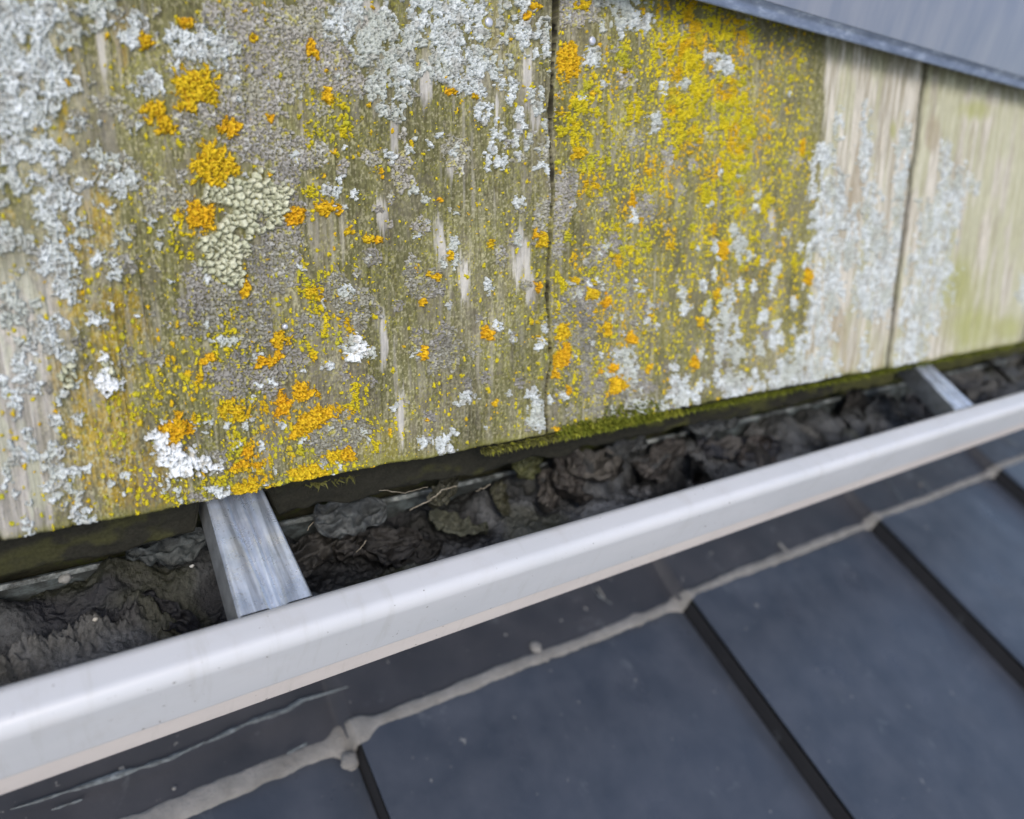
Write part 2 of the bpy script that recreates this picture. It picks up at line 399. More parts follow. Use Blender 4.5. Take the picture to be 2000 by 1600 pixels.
# ---- lichens
WH = [(60, 55, 100, 62), (60, 130, 85, 60), (120, 170, 40, 34), (40, 215, 62, 48), (185, 20, 46, 30), (55, 290, 58, 40), (18, 350, 44, 32), (100, 385, 32, 60, 10), (262, 62, 36, 40, 0),
      (232, 357, 42, 34), (156, 236, 24, 18), (290, 172, 27, 25), (268, 245, 14, 12), (88, 495, 44, 26), (128, 520, 26, 70), (12, 470, 30, 30), (16, 600, 34, 36), (80, 656, 34, 30), (245, 455, 17, 15), (170, 425, 12, 12), (8, 150, 40, 60),
      (415, 88, 74, 42), (345, 75, 30, 24), (368, 405, 16, 12),
      (675, 30, 50, 34), (700, 80, 52, 40), (745, 60, 50, 50), (770, 120, 52, 60), (715, 110, 40, 34), (738, 160, 34, 40), (782, 175, 24, 32), (768, 225, 26, 26), (805, 70, 34, 60), (820, 18, 40, 26),
      (870, 50, 50, 60), (905, 30, 34, 36), (935, 55, 18, 46), (880, 115, 50, 44), (925, 110, 30, 40), (865, 140, 28, 24), (905, 165, 34, 26), (938, 178, 18, 18), (845, 25, 30, 30),
      (978, 80, 11, 10), (990, 128, 9, 12), (980, 165, 16, 15), (1000, 170, 9, 14), (1020, 50, 16, 45), (1065, 75, 13, 26), (1070, 110, 12, 12), (1040, 190, 8, 15), (944, 222, 15, 12), (938, 200, 12, 6),
      (1158, 112, 19, 30), (1225, 34, 40, 36), (1280, 240, 17, 16), (1415, 130, 20, 20), (1340, 165, 10, 14), (1395, 110, 22, 10), (1215, 8, 50, 20),
      (798, 375, 14, 10), (756, 305, 16, 16), (885, 488, 14, 28), (868, 512, 9, 8), (445, 663, 18, 13), (692, 680, 26, 20), (720, 688, 14, 12), (670, 570, 20, 14), (650, 375, 18, 12),
      (325, 868, 19, 19), (322, 895, 22, 12), (350, 912, 34, 17), (385, 900, 22, 14), (398, 912, 14, 16), (362, 880, 9, 9), (345, 925, 24, 9),
      (430, 962, 22, 10), (322, 942, 9, 18), (160, 1012, 17, 19), (54, 1030, 14, 20), (185, 1022, 9, 9), (205, 735, 20, 26), (240, 975, 9, 9), (128, 700, 14, 16), (145, 570, 12, 18),
      (866, 868, 20, 22), (828, 864, 9, 10), (1050, 800, 24, 34), (1040, 770, 14, 16), (1064, 640, 8, 14), (1225, 725, 24, 34), (1245, 790, 20, 16), (1215, 690, 16, 12), (880, 415, 12, 6), (905, 778, 20, 12), (812, 690, 10, 12),
      (1330, 775, 18, 42), (1318, 738, 12, 20), (1420, 625, 16, 34), (1412, 670, 18, 30), (1440, 690, 20, 16), (1455, 760, 50, 27), (1425, 745, 24, 24), (1520, 745, 24, 22), (1440, 480, 14, 26), (1300, 800, 12, 20),
      (1608, 310, 24, 34), (1615, 380, 32, 50), (1612, 460, 30, 60), (1650, 470, 30, 70), (1640, 400, 20, 60), (1692, 215, 8, 26), (1690, 300, 14, 60), (1700, 400, 16, 60), (1705, 480, 26, 70), (1730, 520, 26, 70),
      (1768, 290, 15, 55), (1765, 370, 16, 60), (1755, 450, 14, 60), (1620, 560, 26, 60), (1600, 640, 28, 60), (1583, 690, 36, 46), (1560, 730, 36, 30), (1600, 720, 34, 40), (1690, 560, 30, 60), (1690, 700, 13, 36), (1725, 590, 18, 40), (1640, 255, 9, 34),
      (1845, 320, 13, 46), (1872, 355, 20, 34), (1850, 400, 30, 40), (1825, 450, 36, 60), (1815, 530, 40, 70), (1795, 600, 34, 60), (1780, 670, 28, 40), (1765, 710, 24, 16), (1905, 372, 6, 14), (1993, 570, 10, 30), (1745, 610, 14, 30)]
GR = [(470, 180, 75, 130), (560, 100, 120, 85), (600, 40, 120, 50), (640, 130, 60, 60), (690, 165, 40, 26), (540, 170, 60, 70), (480, 60, 80, 60), (350, 130, 36, 40), (365, 240, 44, 40), (500, 270, 60, 70), (560, 330, 46, 60), (540, 400, 60, 46),
      (600, 300, 40, 30), (545, 460, 50, 46), (520, 520, 60, 60), (425, 560, 60, 50), (390, 610, 62, 42), (470, 600, 50, 40), (505, 640, 34, 44), (520, 660, 24, 26), (600, 640, 30, 30), (445, 735, 46, 42), (520, 735, 44, 42), (560, 700, 30, 26),
      (690, 590, 44, 50), (655, 560, 40, 30), (650, 850, 56, 46), (690, 830, 30, 24), (320, 392, 48, 42, 20), (240, 518, 30, 25), (215, 212, 52, 26, 20), (252, 695, 27, 22), (306, 700, 17, 14), (150, 235, 30, 20), (230, 350, 44, 36),
      (840, 555, 34, 30), (810, 540, 20, 40), (862, 685, 38, 44), (815, 680, 16, 30), (925, 690, 16, 14), (1095, 395, 24, 60), (1055, 430, 22, 46), (1110, 350, 22, 24), (1085, 460, 14, 50), (890, 305, 24, 40), (783, 335, 22, 34), (718, 308, 20, 20), (672, 320, 18, 20),
      (1140, 590, 34, 46), (1140, 660, 24, 40), (1165, 500, 20, 30), (1145, 700, 18, 24), (823, 438, 22, 15), (725, 500, 20, 18), (1235, 275, 18, 20), (1225, 155, 15, 20), (1310, 305, 14, 16), (1260, 410, 20, 26), (1200, 480, 16, 20), (430, 905, 26, 22), (420, 980, 26, 12), (380, 970, 20, 14),
      (1100, 640, 22, 30), (1155, 760, 26, 14), (935, 620, 14, 10), (1130, 20, 50, 30), (1060, 300, 12, 20), (250, 230, 30, 20), (990, 280, 12, 12), (998, 315, 9, 12), (1180, 400, 10, 20), (700, 530, 14, 10), (620, 210, 18, 16), (640, 215, 12, 10), (1240, 760, 34, 30), (1170, 800, 30, 14)]
PG = [(492, 385, 62, 42), (540, 400, 30, 40), (430, 372, 40, 20), (470, 430, 50, 34), (438, 495, 46, 36), (445, 535, 36, 22), (205, 715, 12, 16), (130, 735, 16, 22)]
OR = [(380, 172, 44, 44), (300, 222, 20, 22), (318, 250, 20, 22), (412, 320, 51, 40), (448, 250, 22, 17), (392, 418, 28, 25, 50), (281, 82, 22, 16), (365, 45, 16, 11), (606, 96, 12, 17), (639, 190, 8, 14), (527, 233, 7, 10), (492, 75, 8, 8),
      (578, 418, 24, 13, -20), (630, 404, 17, 16), (660, 408, 8, 10), (684, 450, 10, 13), (718, 466, 13, 9), (735, 470, 9, 9), (546, 663, 17, 16), (480, 562, 12, 16), (608, 570, 17, 12), (411, 704, 18, 10, -15), (526, 705, 26, 12, -15), (548, 695, 11, 12),
      (592, 765, 20, 20), (550, 790, 17, 22), (606, 822, 40, 22, -32), (640, 808, 12, 14), (345, 837, 26, 26), (445, 798, 16, 16), (466, 806, 14, 16), (482, 885, 14, 12), (472, 910, 22, 12), (502, 915, 10, 12), (650, 892, 16, 13), (678, 888, 17, 14), (600, 925, 30, 18), (485, 955, 34, 16), (585, 942, 12, 9),
      (742, 336, 7, 7), (850, 540, 12, 8), (826, 690, 11, 12), (950, 655, 11, 16), (1060, 470, 15, 14), (1045, 460, 7, 12), (957, 476, 6, 12), (1100, 650, 13, 18), (1108, 680, 9, 25), (1092, 706, 15, 16), (1084, 730, 9, 8), (877, 500, 8, 7), (878, 180, 10, 5),
      (1110, 118, 22, 32), (1048, 13, 12, 9), (1028, 30, 7, 10), (1140, 12, 14, 9), (1210, 754, 19, 18), (1233, 662, 11, 13, -40), (1412, 488, 11, 20), (1579, 540, 7, 18), (1356, 710, 10, 12), (1398, 578, 7, 12), (1370, 630, 8, 11), (1160, 576, 12, 10), (1184, 590, 7, 14), (1188, 640, 8, 16), (1197, 718, 11, 7), (1268, 720, 6, 12), (1237, 390, 10, 13), (1268, 335, 8, 8), (1308, 478, 9, 9), (1123, 548, 9, 7), (1050, 560, 7, 12), (966, 785, 5, 6), (832, 820, 6, 6), (1112, 760, 4, 10), (823, 590, 7, 6), (1568, 290, 5, 16), (1084, 838, 5, 5), (1130, 300, 16, 12), (930, 190, 7, 4), (860, 390, 8, 6)]
YE = [(1140, 205, 22, 34), (1110, 240, 26, 20), (1130, 270, 18, 20), (1220, 120, 20, 18), (1180, 240, 7, 14), (1350, 60, 60, 50), (1330, 110, 40, 40), (1410, 60, 50, 26), (1450, 70, 24, 16), (1340, 40, 40, 36), (1340, 150, 40, 60), (1320, 200, 36, 40), (1370, 200, 70, 60), (1430, 200, 34, 70),
      (1445, 290, 18, 60), (1420, 330, 22, 46), (1340, 250, 30, 40), (1440, 250, 26, 60), (1150, 330, 30, 22), (1160, 370, 18, 20), (1240, 215, 14, 20), (1380, 370, 14, 26), (1490, 390, 14, 24), (1220, 500, 26, 18), (1260, 480, 10, 14), (1560, 110, 8, 20), (1300, 30, 20, 20),
      (700, 655, 20, 14), (470, 560, 10, 14), (650, 540, 14, 10), (600, 560, 40, 24), (660, 620, 40, 12, 20), (600, 630, 30, 12, 20), (455, 870, 20, 30), (400, 820, 34, 12), (385, 750, 20, 16), (340, 810, 20, 12), (440, 640, 16, 40), (480, 615, 26, 30), (690, 800, 26, 26), (600, 930, 50, 18), (700, 760, 16, 24), (500, 940, 40, 24), (730, 850, 10, 40), (420, 985, 60, 8), (455, 800, 26, 24), (630, 380, 30, 14), (1064, 560, 6, 60), (1062, 640, 10, 30), (1035, 630, 9, 9)]
rng = np.random.RandomState(4)
SW, SG, SO = [], [], []
def clear(x_, y_):
    return y_ < 1040-.19*x_ and x_ < 1560
for _ in range(420):
    x_, y_ = rng.uniform(0, 1560), rng.uniform(0, 1040)
    if not clear(x_, y_): continue
    r_ = rng.uniform(3.5, 9)
    k_ = rng.rand()
    if k_ < .42: SW.append((x_, y_, r_, r_*rng.uniform(.8, 1.6)))
    elif k_ < .8: SG.append((x_, y_, r_*1.5, r_*rng.uniform(1, 2.2)))
    elif k_ < .93: SO.append((x_, y_, r_*.6, r_*rng.uniform(.5, .9)))
for _ in range(90):   # dense crumbs low and left
    x_, y_ = rng.uniform(0, 230), rng.uniform(250, 640); r_ = rng.uniform(5, 13)
    if rng.rand() < .75: SW.append((x_, y_, r_, r_*1.2))
for _ in range(70):
    x_, y_ = rng.uniform(940, 1075), rng.uniform(0, 330); r_ = rng.uniform(3, 8)
    SW.append((x_, y_, r_, r_*1.7))
for _ in range(60):
    x_ = rng.uniform(1085, 1330); y_ = rng.uniform(540, 820); r_ = rng.uniform(4, 11); SG.append((x_, y_, r_, r_*1.4)); 
    if rng.rand() < .5: SW.append((x_+9, y_, r_*.6, r_*.8))
for _ in range(60):
    x_ = rng.uniform(1330, 1590); y_ = rng.uniform(480, 790); r_ = rng.uniform(3, 8); SW.append((x_, y_, r_, r_*2))
for _ in range(50):
    x_ = rng.uniform(300, 720); y_ = rng.uniform(820, 1000); r_ = rng.uniform(3, 8); SW.append((x_, y_, r_, r_))

for _ in range(80):
    x_ = rng.uniform(0, 160); y_ = rng.uniform(560, 1010); r_ = rng.uniform(4, 12); SW.append((x_, y_, r_, r_*1.6))
def clusters(lst, f=.95):
    n = len(lst); par = list(range(n))
    def fd(i):
        while par[i] != i: i = par[i]
        return i
    for i in range(n):
        for j in range(i):
            a, b_ = lst[i], lst[j]; d = math.hypot(a[0]-b_[0], a[1]-b_[1])
            if d < f*(min(a[2], a[3])+min(b_[2], b_[3]))*.62+0: par[fd(i)] = fd(j)
    ids = {}; return np.array([ids.setdefault(fd(i), len(ids)) for i in range(n)])
notched = dmin < 1.15
near_gap = (dmin < 1.15)
ng = near_gap.copy(); ng[:, 1:] |= near_gap[:, :-1]; ng[:, :-1] |= near_gap[:, 1:]; ng2 = ng.copy(); ng2[:, 1:] |= ng[:, :-1]; ng2[:, :-1] |= ng[:, 1:]
ng2[1:] |= ng[:-1]; ng2[:-1] |= ng[1:]; notched = ng2
onwood = (UU > ub[None, :]+.001) & ~notched
for nx_, ny_, nr_ in ((954, 44, 15), (1156, 80, 13), (1240, 548, 9), (556, 638, 9)):
    onwood &= ((PX-nx_)**2+(PY-ny_)**2) > nr_**2

class L: pass
def layer(lst, cell, seed, amp, noisef, crack_w, hb, hd, small=None, warp=2.5, A=None, thr=0., jit=.95):
    w = warp
    wx = TX+w*(fbm(TX/7, TY/7, seed+1, 3)-.5)*4; wy = TY+w*(fbm(TX/7, TY/7, seed+2, 3)-.5)*4
    f1, f2, sx, sy, r = worley(wx, wy, cell, seed, jit, A)
    spx, spy = proj(sx/K, sy/K)
    f, idx = ell(lst, spx, spy)
    f = f+amp*(fbm(sx/noisef, sy/noisef, seed+5, 3)-.5)*2
    o = L(); o.main = f > thr
    if small:
        fs, _ = ell(small, spx, spy); fs = fs+.25*(r-.5)
        o.small = (fs > 0) & ~o.main
    else: o.small = np.zeros_like(o.main)
    e = (f2-f1)
    ok = (e > crack_w*(.6+.8*fbm(TX/30, TY/30, seed+9, 2))) & onwood
    o.m = (o.main | o.small) & ok; o.f = f; o.e = e; o.r = r; o.f1 = f1; o.idx = idx; o.cell = cell
    o.h = (hb*(.7+.9*r)+hd*sst(0, cell*.5, e)+(fine-.5)*.0022).astype(np.float32)
    return o
# crustose grey, cracked
g_ = layer(GR, 7.4, 101, .75, 24, .6, .0012, .0024, SG, 3.0)
cg = mix((.27, .265, .215), (.43, .43, .355), g_.r)
cg = mix(cg, (.36, .35, .33), .8*sst(.45, .6, fbm(TX/90, TY/90, 111, 3)))
cg = mix(cg, (.22, .215, .20), .6*sst(.55, .7, fbm(TX/45, TY/45, 112, 3)))
cg = mix(cg, (.55, .56, .53), .6*sst(.72, .8, g_.r)*sst(.4, .6, fbm(TX/30, TY/30, 113, 2)))
cg *= (.62+.45*sst(0, 3.2, g_.e))[..., None]*(.90-.22*sst(300, 650, PY))[..., None]
cg = mix(cg, (.45, .42, .06), .6*sst(.68, .74, fbm(TX/6, TY/6, 114, 2)))
# pale green bulky areoles
p_ = layer(PG, 11.5, 131, .7, 18, 1.0, .004, .0060, None, 2.6)
p_.h += ((fbm(TX/4, TY/4, 139, 2)-.5)*.005).astype(np.float32)
cp = mix((.42, .44, .31), (.56, .57, .43), p_.r); cp *= (.7+.35*sst(0, 4, p_.e))[..., None]
# white foliose
w_ = layer(WH, 8.6, 151, .85, 20, .45, .0024, .0022, SW, 4.2)
d1, d2, _a, _b, _c = worley(TX+3*fbm(TX/4, TY/4, 159, 2), TY+3*fbm(TX/4, TY/4, 160, 2), 4.6, 161)
w_.h += (.0016*sst(0, 2.0, d2-d1)).astype(np.float32)
ruff = fbm(TX/4, TY/4, 156, 3)
w_.h += ((ruff-.45)*.0042).astype(np.float32)
ph = fbm(TX/70, TY/70, 157, 3)
cw = mix((.43, .47, .465), (.60, .65, .665), sst(.3, .7, w_.r*.6+ruff*.4))
cw = mix(cw, (.40, .43, .38), .7*sst(.45, .65, ph))
cw = mix(cw, (.30, .30, .27), .6*sst(.54, .70, fbm(TX/16, TY/16, 158, 3)))
cw *= (.80+.22*sst(0, 2.5, w_.e)+.10*sst(0, 1.6, d2-d1)-.06)[..., None]
# thick leafy lobed one at the lower left: smoother
lf, _ = ell([e for e in WH if 300 < e[0] < 420 and 850 < e[1] < 930])
cw = mix(cw, (.74, .77, .80), .8*sst(-.2, .2, lf))
w_.h += (.003*sst(-.1, .3, lf)).astype(np.float32)
LFL = [(325, 868, 24, 22), (322, 893, 22, 14), (352, 912, 36, 18), (385, 900, 24, 15), (400, 912, 14, 16), (345, 925, 24, 10), (205, 735, 18, 24), (700, 682, 20, 16)]
l_f = layer(LFL, 13, 251, 1.0, 12, .25, .008, .003, None, 7, None, -.05)
l_f.h += ((fbm(TX/9, TY/9, 258, 2)-.45)*.009).astype(np.float32)
cl_f = mix((.66, .70, .71), (.76, .80, .83), l_f.r*.5+ruff*.5)
cl_f = mix(cl_f, (.42, .40, .33), .8*sst(.62, .72, fbm(TX/9, TY/9, 257, 3)))
w_.m &= ~(lf > -.15)
# orange rosettes, radial lobes
_, oi = ell(OR); OC = np.array([(e[0], e[1]) for e in OR], np.float32)
cx_, cy_ = [], []
for e in OR:
    a_ = unproj(e[0], e[1]); cx_.append(a_[0]*K); cy_.append(a_[1]*K)
cx_ = np.array(cx_, np.float32); cy_ = np.array(cy_, np.float32)
ddx = TX-cx_[oi]; ddy = TY-cy_[oi]; dl = np.sqrt(ddx**2+ddy**2)+1e-3
br = np.array([max(e[2], e[3]) for e in OR], np.float32)[oi]
kk = np.where((br > 24) & (oi >= 0), .74, 1.0).astype(np.float32)
o_ = layer(OR, 6.0, 171, .75, 12, .35, .0030, .0022, SO, 3.0, (ddx/dl, ddy/dl, kk))
ro = fbm(TX/3, TY/3, 176, 2)
hue = hsh(oi.astype(np.float32), oi.astype(np.float32)*0+2, 9)
hue = np.where(oi < 0, .4, hue)
yl, _ = ell([(380, 172, 70, 60), (600, 925, 60, 40), (1110, 240, 60, 60), (485, 955, 60, 40), (684, 450, 15, 15), (445, 798, 40, 40), (608, 570, 25, 20)])
hue = np.where(yl > -.1, .05, hue)
co_ = mix((.60, .45, .022), (.68, .36, .016), np.clip(hue, 0, 1))
co_ = mix(co_, (.80, .55, .03), .5*sst(.5, .8, o_.r))
co_ = mix(co_, (.34, .17, .012), .65*sst(.50, .30, ro))
co_ *= (.66+.38*sst(0, 2.6, o_.e))[..., None]
o_.h += ((ro-.5)*.0075+.003*sst(.1, .5, o_.f)).astype(np.float32)
# yellow granules with density field
dn, _ = ell([(1330, 230, 300, 300), (1450, 350, 170, 330), (1200, 560, 160, 220), (560, 880, 240, 150), (630, 600, 130, 110), (440, 680, 90, 110), (230, 780, 130, 160), (300, 960, 160, 70), (1075, 640, 50, 140), (360, 720, 100, 60), (350, 460, 110, 110), (640, 230, 110, 120), (150, 560, 80, 120)], cut=1.1)
yw = [YE, 6.2, 191, 1.25, 12, .9, .0022, .0034, None, 2.2]
def granules(cell, seed, rmin, rmax, prob, asp=1.5):
    f1, f2, sx, sy, r = worley(TX+4*(vn2(TX/2.6, TY/2.6, seed+3)-.5), TY/asp+4*(vn2(TX/2.6, TY/2.6, seed+4)-.5), cell, seed, .8)
    spx, spy = proj(sx/K, sy*asp/K); b_, _ = ell(DN, spx, spy, 1.1)
    d = np.clip(.10+prob*sst(-.1, .6, b_+1.1*(fbm(sx/18, sy/80, 205, 3)-.5)*2-.03), 0, .95)
    k = hsh(np.round(sx*7), np.round(sy*7), seed+8)
    rad = rmin+(rmax-rmin)*r**2.2
    return (k < d) & (f1 < rad) & onwood, np.sqrt(np.clip(1-(f1/rad)**2, 0, 1)), r
DN = [(1330, 230, 290, 300), (1450, 350, 160, 320), (1200, 560, 150, 210), (570, 880, 220, 140), (630, 600, 130, 110), (440, 680, 90, 110), (260, 790, 70, 90), (360, 950, 110, 60), (1075, 640, 40, 140), (360, 740, 90, 60), (370, 450, 50, 60), (640, 230, 60, 70)]
SY = []
rg_ = np.random.RandomState(12)
for e in DN:
    for _ in range(26):
        a_ = rg_.uniform(0, 6.28); q_ = math.sqrt(rg_.rand())*.85; r_ = rg_.uniform(3, 9)
        SY.append((e[0]+e[2]*q_*math.cos(a_), e[1]+e[3]*q_*math.sin(a_), r_, r_*rg_.uniform(.8, 1.8)))
yw[8] = SY
y_ = layer(*yw)
y_.m &= ((fbm(TX/6, TY/12, 197, 3)+.5*(fbm(TX/18, TY/70, 198, 3)-.5)) > .47) | (hsh(np.floor(TX/16), np.floor(TY/16), 66) < .0)
gm1, gh1, gr1 = granules(5.8, 211, 1.0, 3.0, .34)
gm2, gh2, gr2_ = granules(11, 221, 1.8, 4.6, .36)
gm3 = np.zeros_like(gm1); gh3 = gh1
keep = (PX < 1590) & ((PX > 1085) | (PX < 700) | (hsh(np.floor(TX/9), np.floor(TY/9), 3) < .45))
ym = (y_.m | gm1 | gm2 | gm3) & keep
yh = np.where(y_.m, y_.h, 0)+np.where(gm1, .0012+gh1*.0022, 0)
yh = np.maximum(yh, np.where(gm2, .001+gh2*.0032, 0)); yh = np.maximum(yh, np.where(gm3, .001+gh3*.0035+(ro-.5)*.002, 0)).astype(np.float32)
cy = mix((.50, .46, .030), (.68, .54, .020), fbm(TX/25, TY/25, 241, 3))
cy = mix(cy, (.62, .40, .018), .9*sst(.56, .68, fbm(TX/60, TY/60, 242, 3)+.10*sst(250, 60, PY)*sst(1200, 1300, PX)))
cy = mix(cy, (.40, .42, .05), .6*sst(.55, .7, fbm(TX/40, TY/40, 243, 3)))
cy *= (.8+.35*(fbm(TX/3, TY/3, 244, 2)-.3))[..., None]
# exclusions: orange over everything, white over grey
w_.m &= ~((g_.main) & (w_.f < g_.f*.4) & ~w_.small)
g_.m &= ~(w_.m & w_.main) ; g_.m &= ~p_.m
dens_ex = hsh(np.floor(TX/8), np.floor(TY/8), 91)
ym &= ~((w_.main | p_.main) & (dens_ex < .96)); ym &= ~(g_.main & (dens_ex < .82))
for l_ in (g_, w_, p_): l_.m &= ~(o_.main | l_f.m)
l_f.m &= ~o_.main; ym &= ~l_f.m
w_.m &= ~p_.main
w_.m &= ~(w_.main & (PX < 1560) & (fbm(TX/9, TY/13, 164, 4)+.12*(w_.f > .5) < .40))
for l_ in (w_, g_, o_): l_.h *= .85
w_.m &= ~((PX > 1560) & (fbm(TX/11, TY/34, 163, 4) < .43))
ym &= ~o_.m

# ---- build the shingles and their lichens
BNAMES = [('silver-grey wooden shingle at the far left, cut by the frame'),
          ('wooden shingle with orange rosettes and grey crust, left of the long central crack'),
          ('olive wooden shingle dusted bright yellow, right of the long central crack'),
          ('pale greenish bare wooden shingle at the right under the cover sheet'),
          ('last pale wooden shingle at the far right edge')]
boards = []
idxg = np.arange(NR*NC).reshape(NR, NC)
def sub(maskq, Zs, col, name, mat, parent, org=None, nn=None):
    r_, c_ = np.nonzero(maskq)
    if len(r_) == 0: return None
    q_ = np.stack([idxg[r_, c_], idxg[r_, c_+1], idxg[r_+1, c_+1], idxg[r_+1, c_]], -1)
    u_, inv = np.unique(q_, return_inverse=True); inv = inv.reshape(q_.shape)
    P = np.stack([XX.ravel()[u_], YY.ravel()[u_], 1-Zs.ravel()[u_]], -1)
    return mesh(name, P, inv, mat, parent, org, col.reshape(-1, 3)[u_])
QB = BID[:-1, :-1]
alive = (YY[1:, :-1]-YY[:-1, :-1] > 1e-6) | (YY[1:, 1:]-YY[:-1, 1:] > 1e-6)
def anyq(m_): return (m_[:-1, :-1] | m_[1:, :-1] | m_[:-1, 1:] | m_[1:, 1:])
for b_i in range(5):
    cols = np.nonzero((QB == b_i).any(0))[0]
    if len(cols) == 0: boards.append(None); continue
    org = (float(xs[cols[0]]), -.36, 1.0)
    o = sub((QB == b_i) & alive, Z, C, 'wooden_shingle', M_wood, None, org)
    tag(o, BNAMES[b_i], 'shingle', 'weathered wooden shingles along the eave')
    # lower end grain and back of the shingle, as a thin skirt joined into the same mesh
    boards.append(o)
    c0, c1 = cols[0], cols[-1]+1
    sx_ = xs[c0:c1+1]; n_ = len(sx_)
    prof = [(0.0, .0006), (.006, -.0004), (.02, 0), (.045, .001)]
    P = []
    for dn_, du in prof:
        zz = Z[0, c0:c1+1] if dn_ == 0 else Z[0, c0:c1+1]*0-.004
        P.append(np.stack([sx_, ub[c0:c1+1]+du, 1-zz+dn_], -1))
    P.append(np.stack([sx_, sx_*0+.52, sx_*0+1.045], -1))
    P = np.concatenate(P); fc = grid_faces(5, n_)
    cc = np.tile(np.array((.10, .10, .03), np.float32), (len(P), 1))
    e_ = mesh('end_grain', P, fc, M_wood, o, None, cc)
def lichen_parts(l_, names, mat, col, lst, prefix, lab=None):
    cl = clusters(lst); top = cl[l_.idx]; top[l_.idx < 0] = -1
    Zs = np.where(l_.m, Z+l_.h, Z-.0022)
    mq = anyq(l_.m & l_.main)
    tq = top[:-1, :-1]
    for b_i in range(5):
        if boards[b_i] is None: continue
        mb = mq & (QB == b_i)
        ids, cnt = np.unique(tq[mb], return_counts=True)
        rest = mb.copy()
        for k, c in sorted(zip(ids, cnt), key=lambda t: -t[1])[:60]:
            if k < 0 or c < 60: continue
            sel = mb & (tq == k); rest &= ~sel
            o = sub(sel, Zs, col, names[0], mat, boards[b_i])
            if lab: o['label'] = lab
        rest |= anyq(l_.m & l_.small) & (QB == b_i)
        if rest.any():
            o = sub(rest, Zs, col, names[1], mat, boards[b_i]); tag(o, kind='stuff')
lichen_parts(g_, ('grey_crust_lichen', 'grey_lichen_crumbs'), M_lichen, cg, GR, 'g')
lichen_parts(p_, ('green_areole_lichen', 'green_lichen_crumbs'), M_lichen, cp, PG, 'p')
lichen_parts(w_, ('white_leafy_lichen', 'white_lichen_crumbs'), M_lichen, cw, WH, 'w')
lichen_parts(l_f, ('pale_leafy_lichen', 'pale_lichen_crumbs'), M_lichen, cl_f, LFL, 'l')
lichen_parts(o_, ('orange_lichen_rosette', 'orange_lichen_crumbs'), M_lichen, co_, OR, 'o')
Zy = np.where(ym, Z+yh+np.where(g_.m, g_.h, 0), Z-.0022); yq = anyq(ym)
for b_i in range(5):
    s_ = yq & (QB == b_i)
    if s_.any(): tag(sub(s_, Zy, cy, 'yellow_lichen_granules', M_lichen, boards[b_i]), kind='stuff')
# nails
def nail(px, py, r, bi_, rel=.006):
    x, u = unproj(px, py); rings = [(0, rel), (.6, rel), (.85, rel*.8), (1, rel*.3), (1.02, -.002)]
    P = []; 
    for a_, h_ in rings:
        for k in range(16):
            t_ = 2*math.pi*k/16; P.append((x+r*a_*math.cos(t_), u+r*a_*math.sin(t_), 1-h_))
    P = np.array(P); fc = []
    for i in range(len(rings)-1):
        for k in range(16): fc.append((i*16+k, i*16+(k+1) % 16, (i+1)*16+(k+1) % 16, (i+1)*16+k))
    mesh('nail_head', P, fc, M_nail, boards[bi_])
nail(954, 44, .0072, 1, .004); nail(1156, 80, .0070, 2, .004); nail(1240, 548, .0045, 2); nail(556, 638, .0044, 1, .005)

# ------------------------------------------------------------------ under course, back board
xr = np.linspace(-1.2, 4.6, 1500)
rag = .010*(fbm(xr*14, xr*0, 301, 4)-.5)*2
rows = np.linspace(0, 1, 26)
P = []; colr = []
for r_ in rows:
    notch = .045*(sst(.180, .196, xr)*sst(.305, .290, xr)+sst(2.12, 2.16, xr)*sst(2.39, 2.34, xr))
    down = .425-.11*r_-notch*(1-r_)
    dz = .012*(fbm(xr*40, xr*0+r_*12, 302, 4)-.4)
    P.append(np.stack([xr, -(down)-rag*(1-r_)*1.2, 1.062-dz], -1))
    mo = sst(.45, .6, fbm(xr*9, xr*0+r_*2.5, 303, 4)+.16*sst(1.1, 2.0, xr)); 
    mo = mo*(.18+.66*sst(.9, 1.5, xr))*(1-.6*sst(.9, 1.5, xr)*sst(.35, .1, r_))
    cc = mix((.022, .022, .017), (.12, .125, .026), mo*(.5+.8*fbm(xr*60, xr*0+r_*20, 304, 2))*np.maximum(sst(.50, .60, fbm(xr*22, xr*0+r_*4, 306, 4)), sst(1.1, 1.6, xr)*.8))
    colr.append(cc)
P.append(np.stack([xr, -.425-rag*1.2+notch, xr*0+1.10], -1)); colr.append(colr[0])
order = [len(P)-1]+list(range(len(P)-1))
P = np.concatenate([P[i] for i in order]); cc = np.concatenate([colr[i] for i in order])
o = mesh('starter_board', P, grid_faces(27, len(xr)), M_moss, None, (1, -.42, 1.06), cc)
tag(o, 'dark mossy starter board just below and behind the shingle ends', 'board')
P, fc = extrude([(1.255, -.6), (1.255, .70), (1.30, .70)], [-2, 0, 2, 5.2])
o = mesh('fascia_board', P, fc, M_timber, None, (1, -.5, 1.25), smooth=False)
tag(o, 'dark damp fascia timber behind the gutter under the shingles', 'board')
# roof board covering the area beyond the fine shingles (outside the picture)
for (xa, xb, ua, ubb, lab) in ((-1.4, float(xs[0])-.004, -.36, .52, 'plain weathered shingle beyond the left edge'),):
    P = np.array([(xa, ua, 1), (xb, ua, 1), (xb, ubb, 1), (xa, ubb, 1), (xa, ua, 1.045), (xb, ua, 1.045), (xb, ubb, 1.045), (xa, ubb, 1.045)])
    o = mesh('wooden_shingle', P, [[0, 1, 2, 3], [0, 4, 5, 1], [1, 5, 6, 2], [3, 2, 6, 7], [0, 3, 7, 4]], M_wood, None, (xa, ua, 1), np.tile(np.array((.36, .33, .24)), (8, 1)), smooth=False)
    tag(o, lab, 'shingle', 'weathered wooden shingles along the eave')

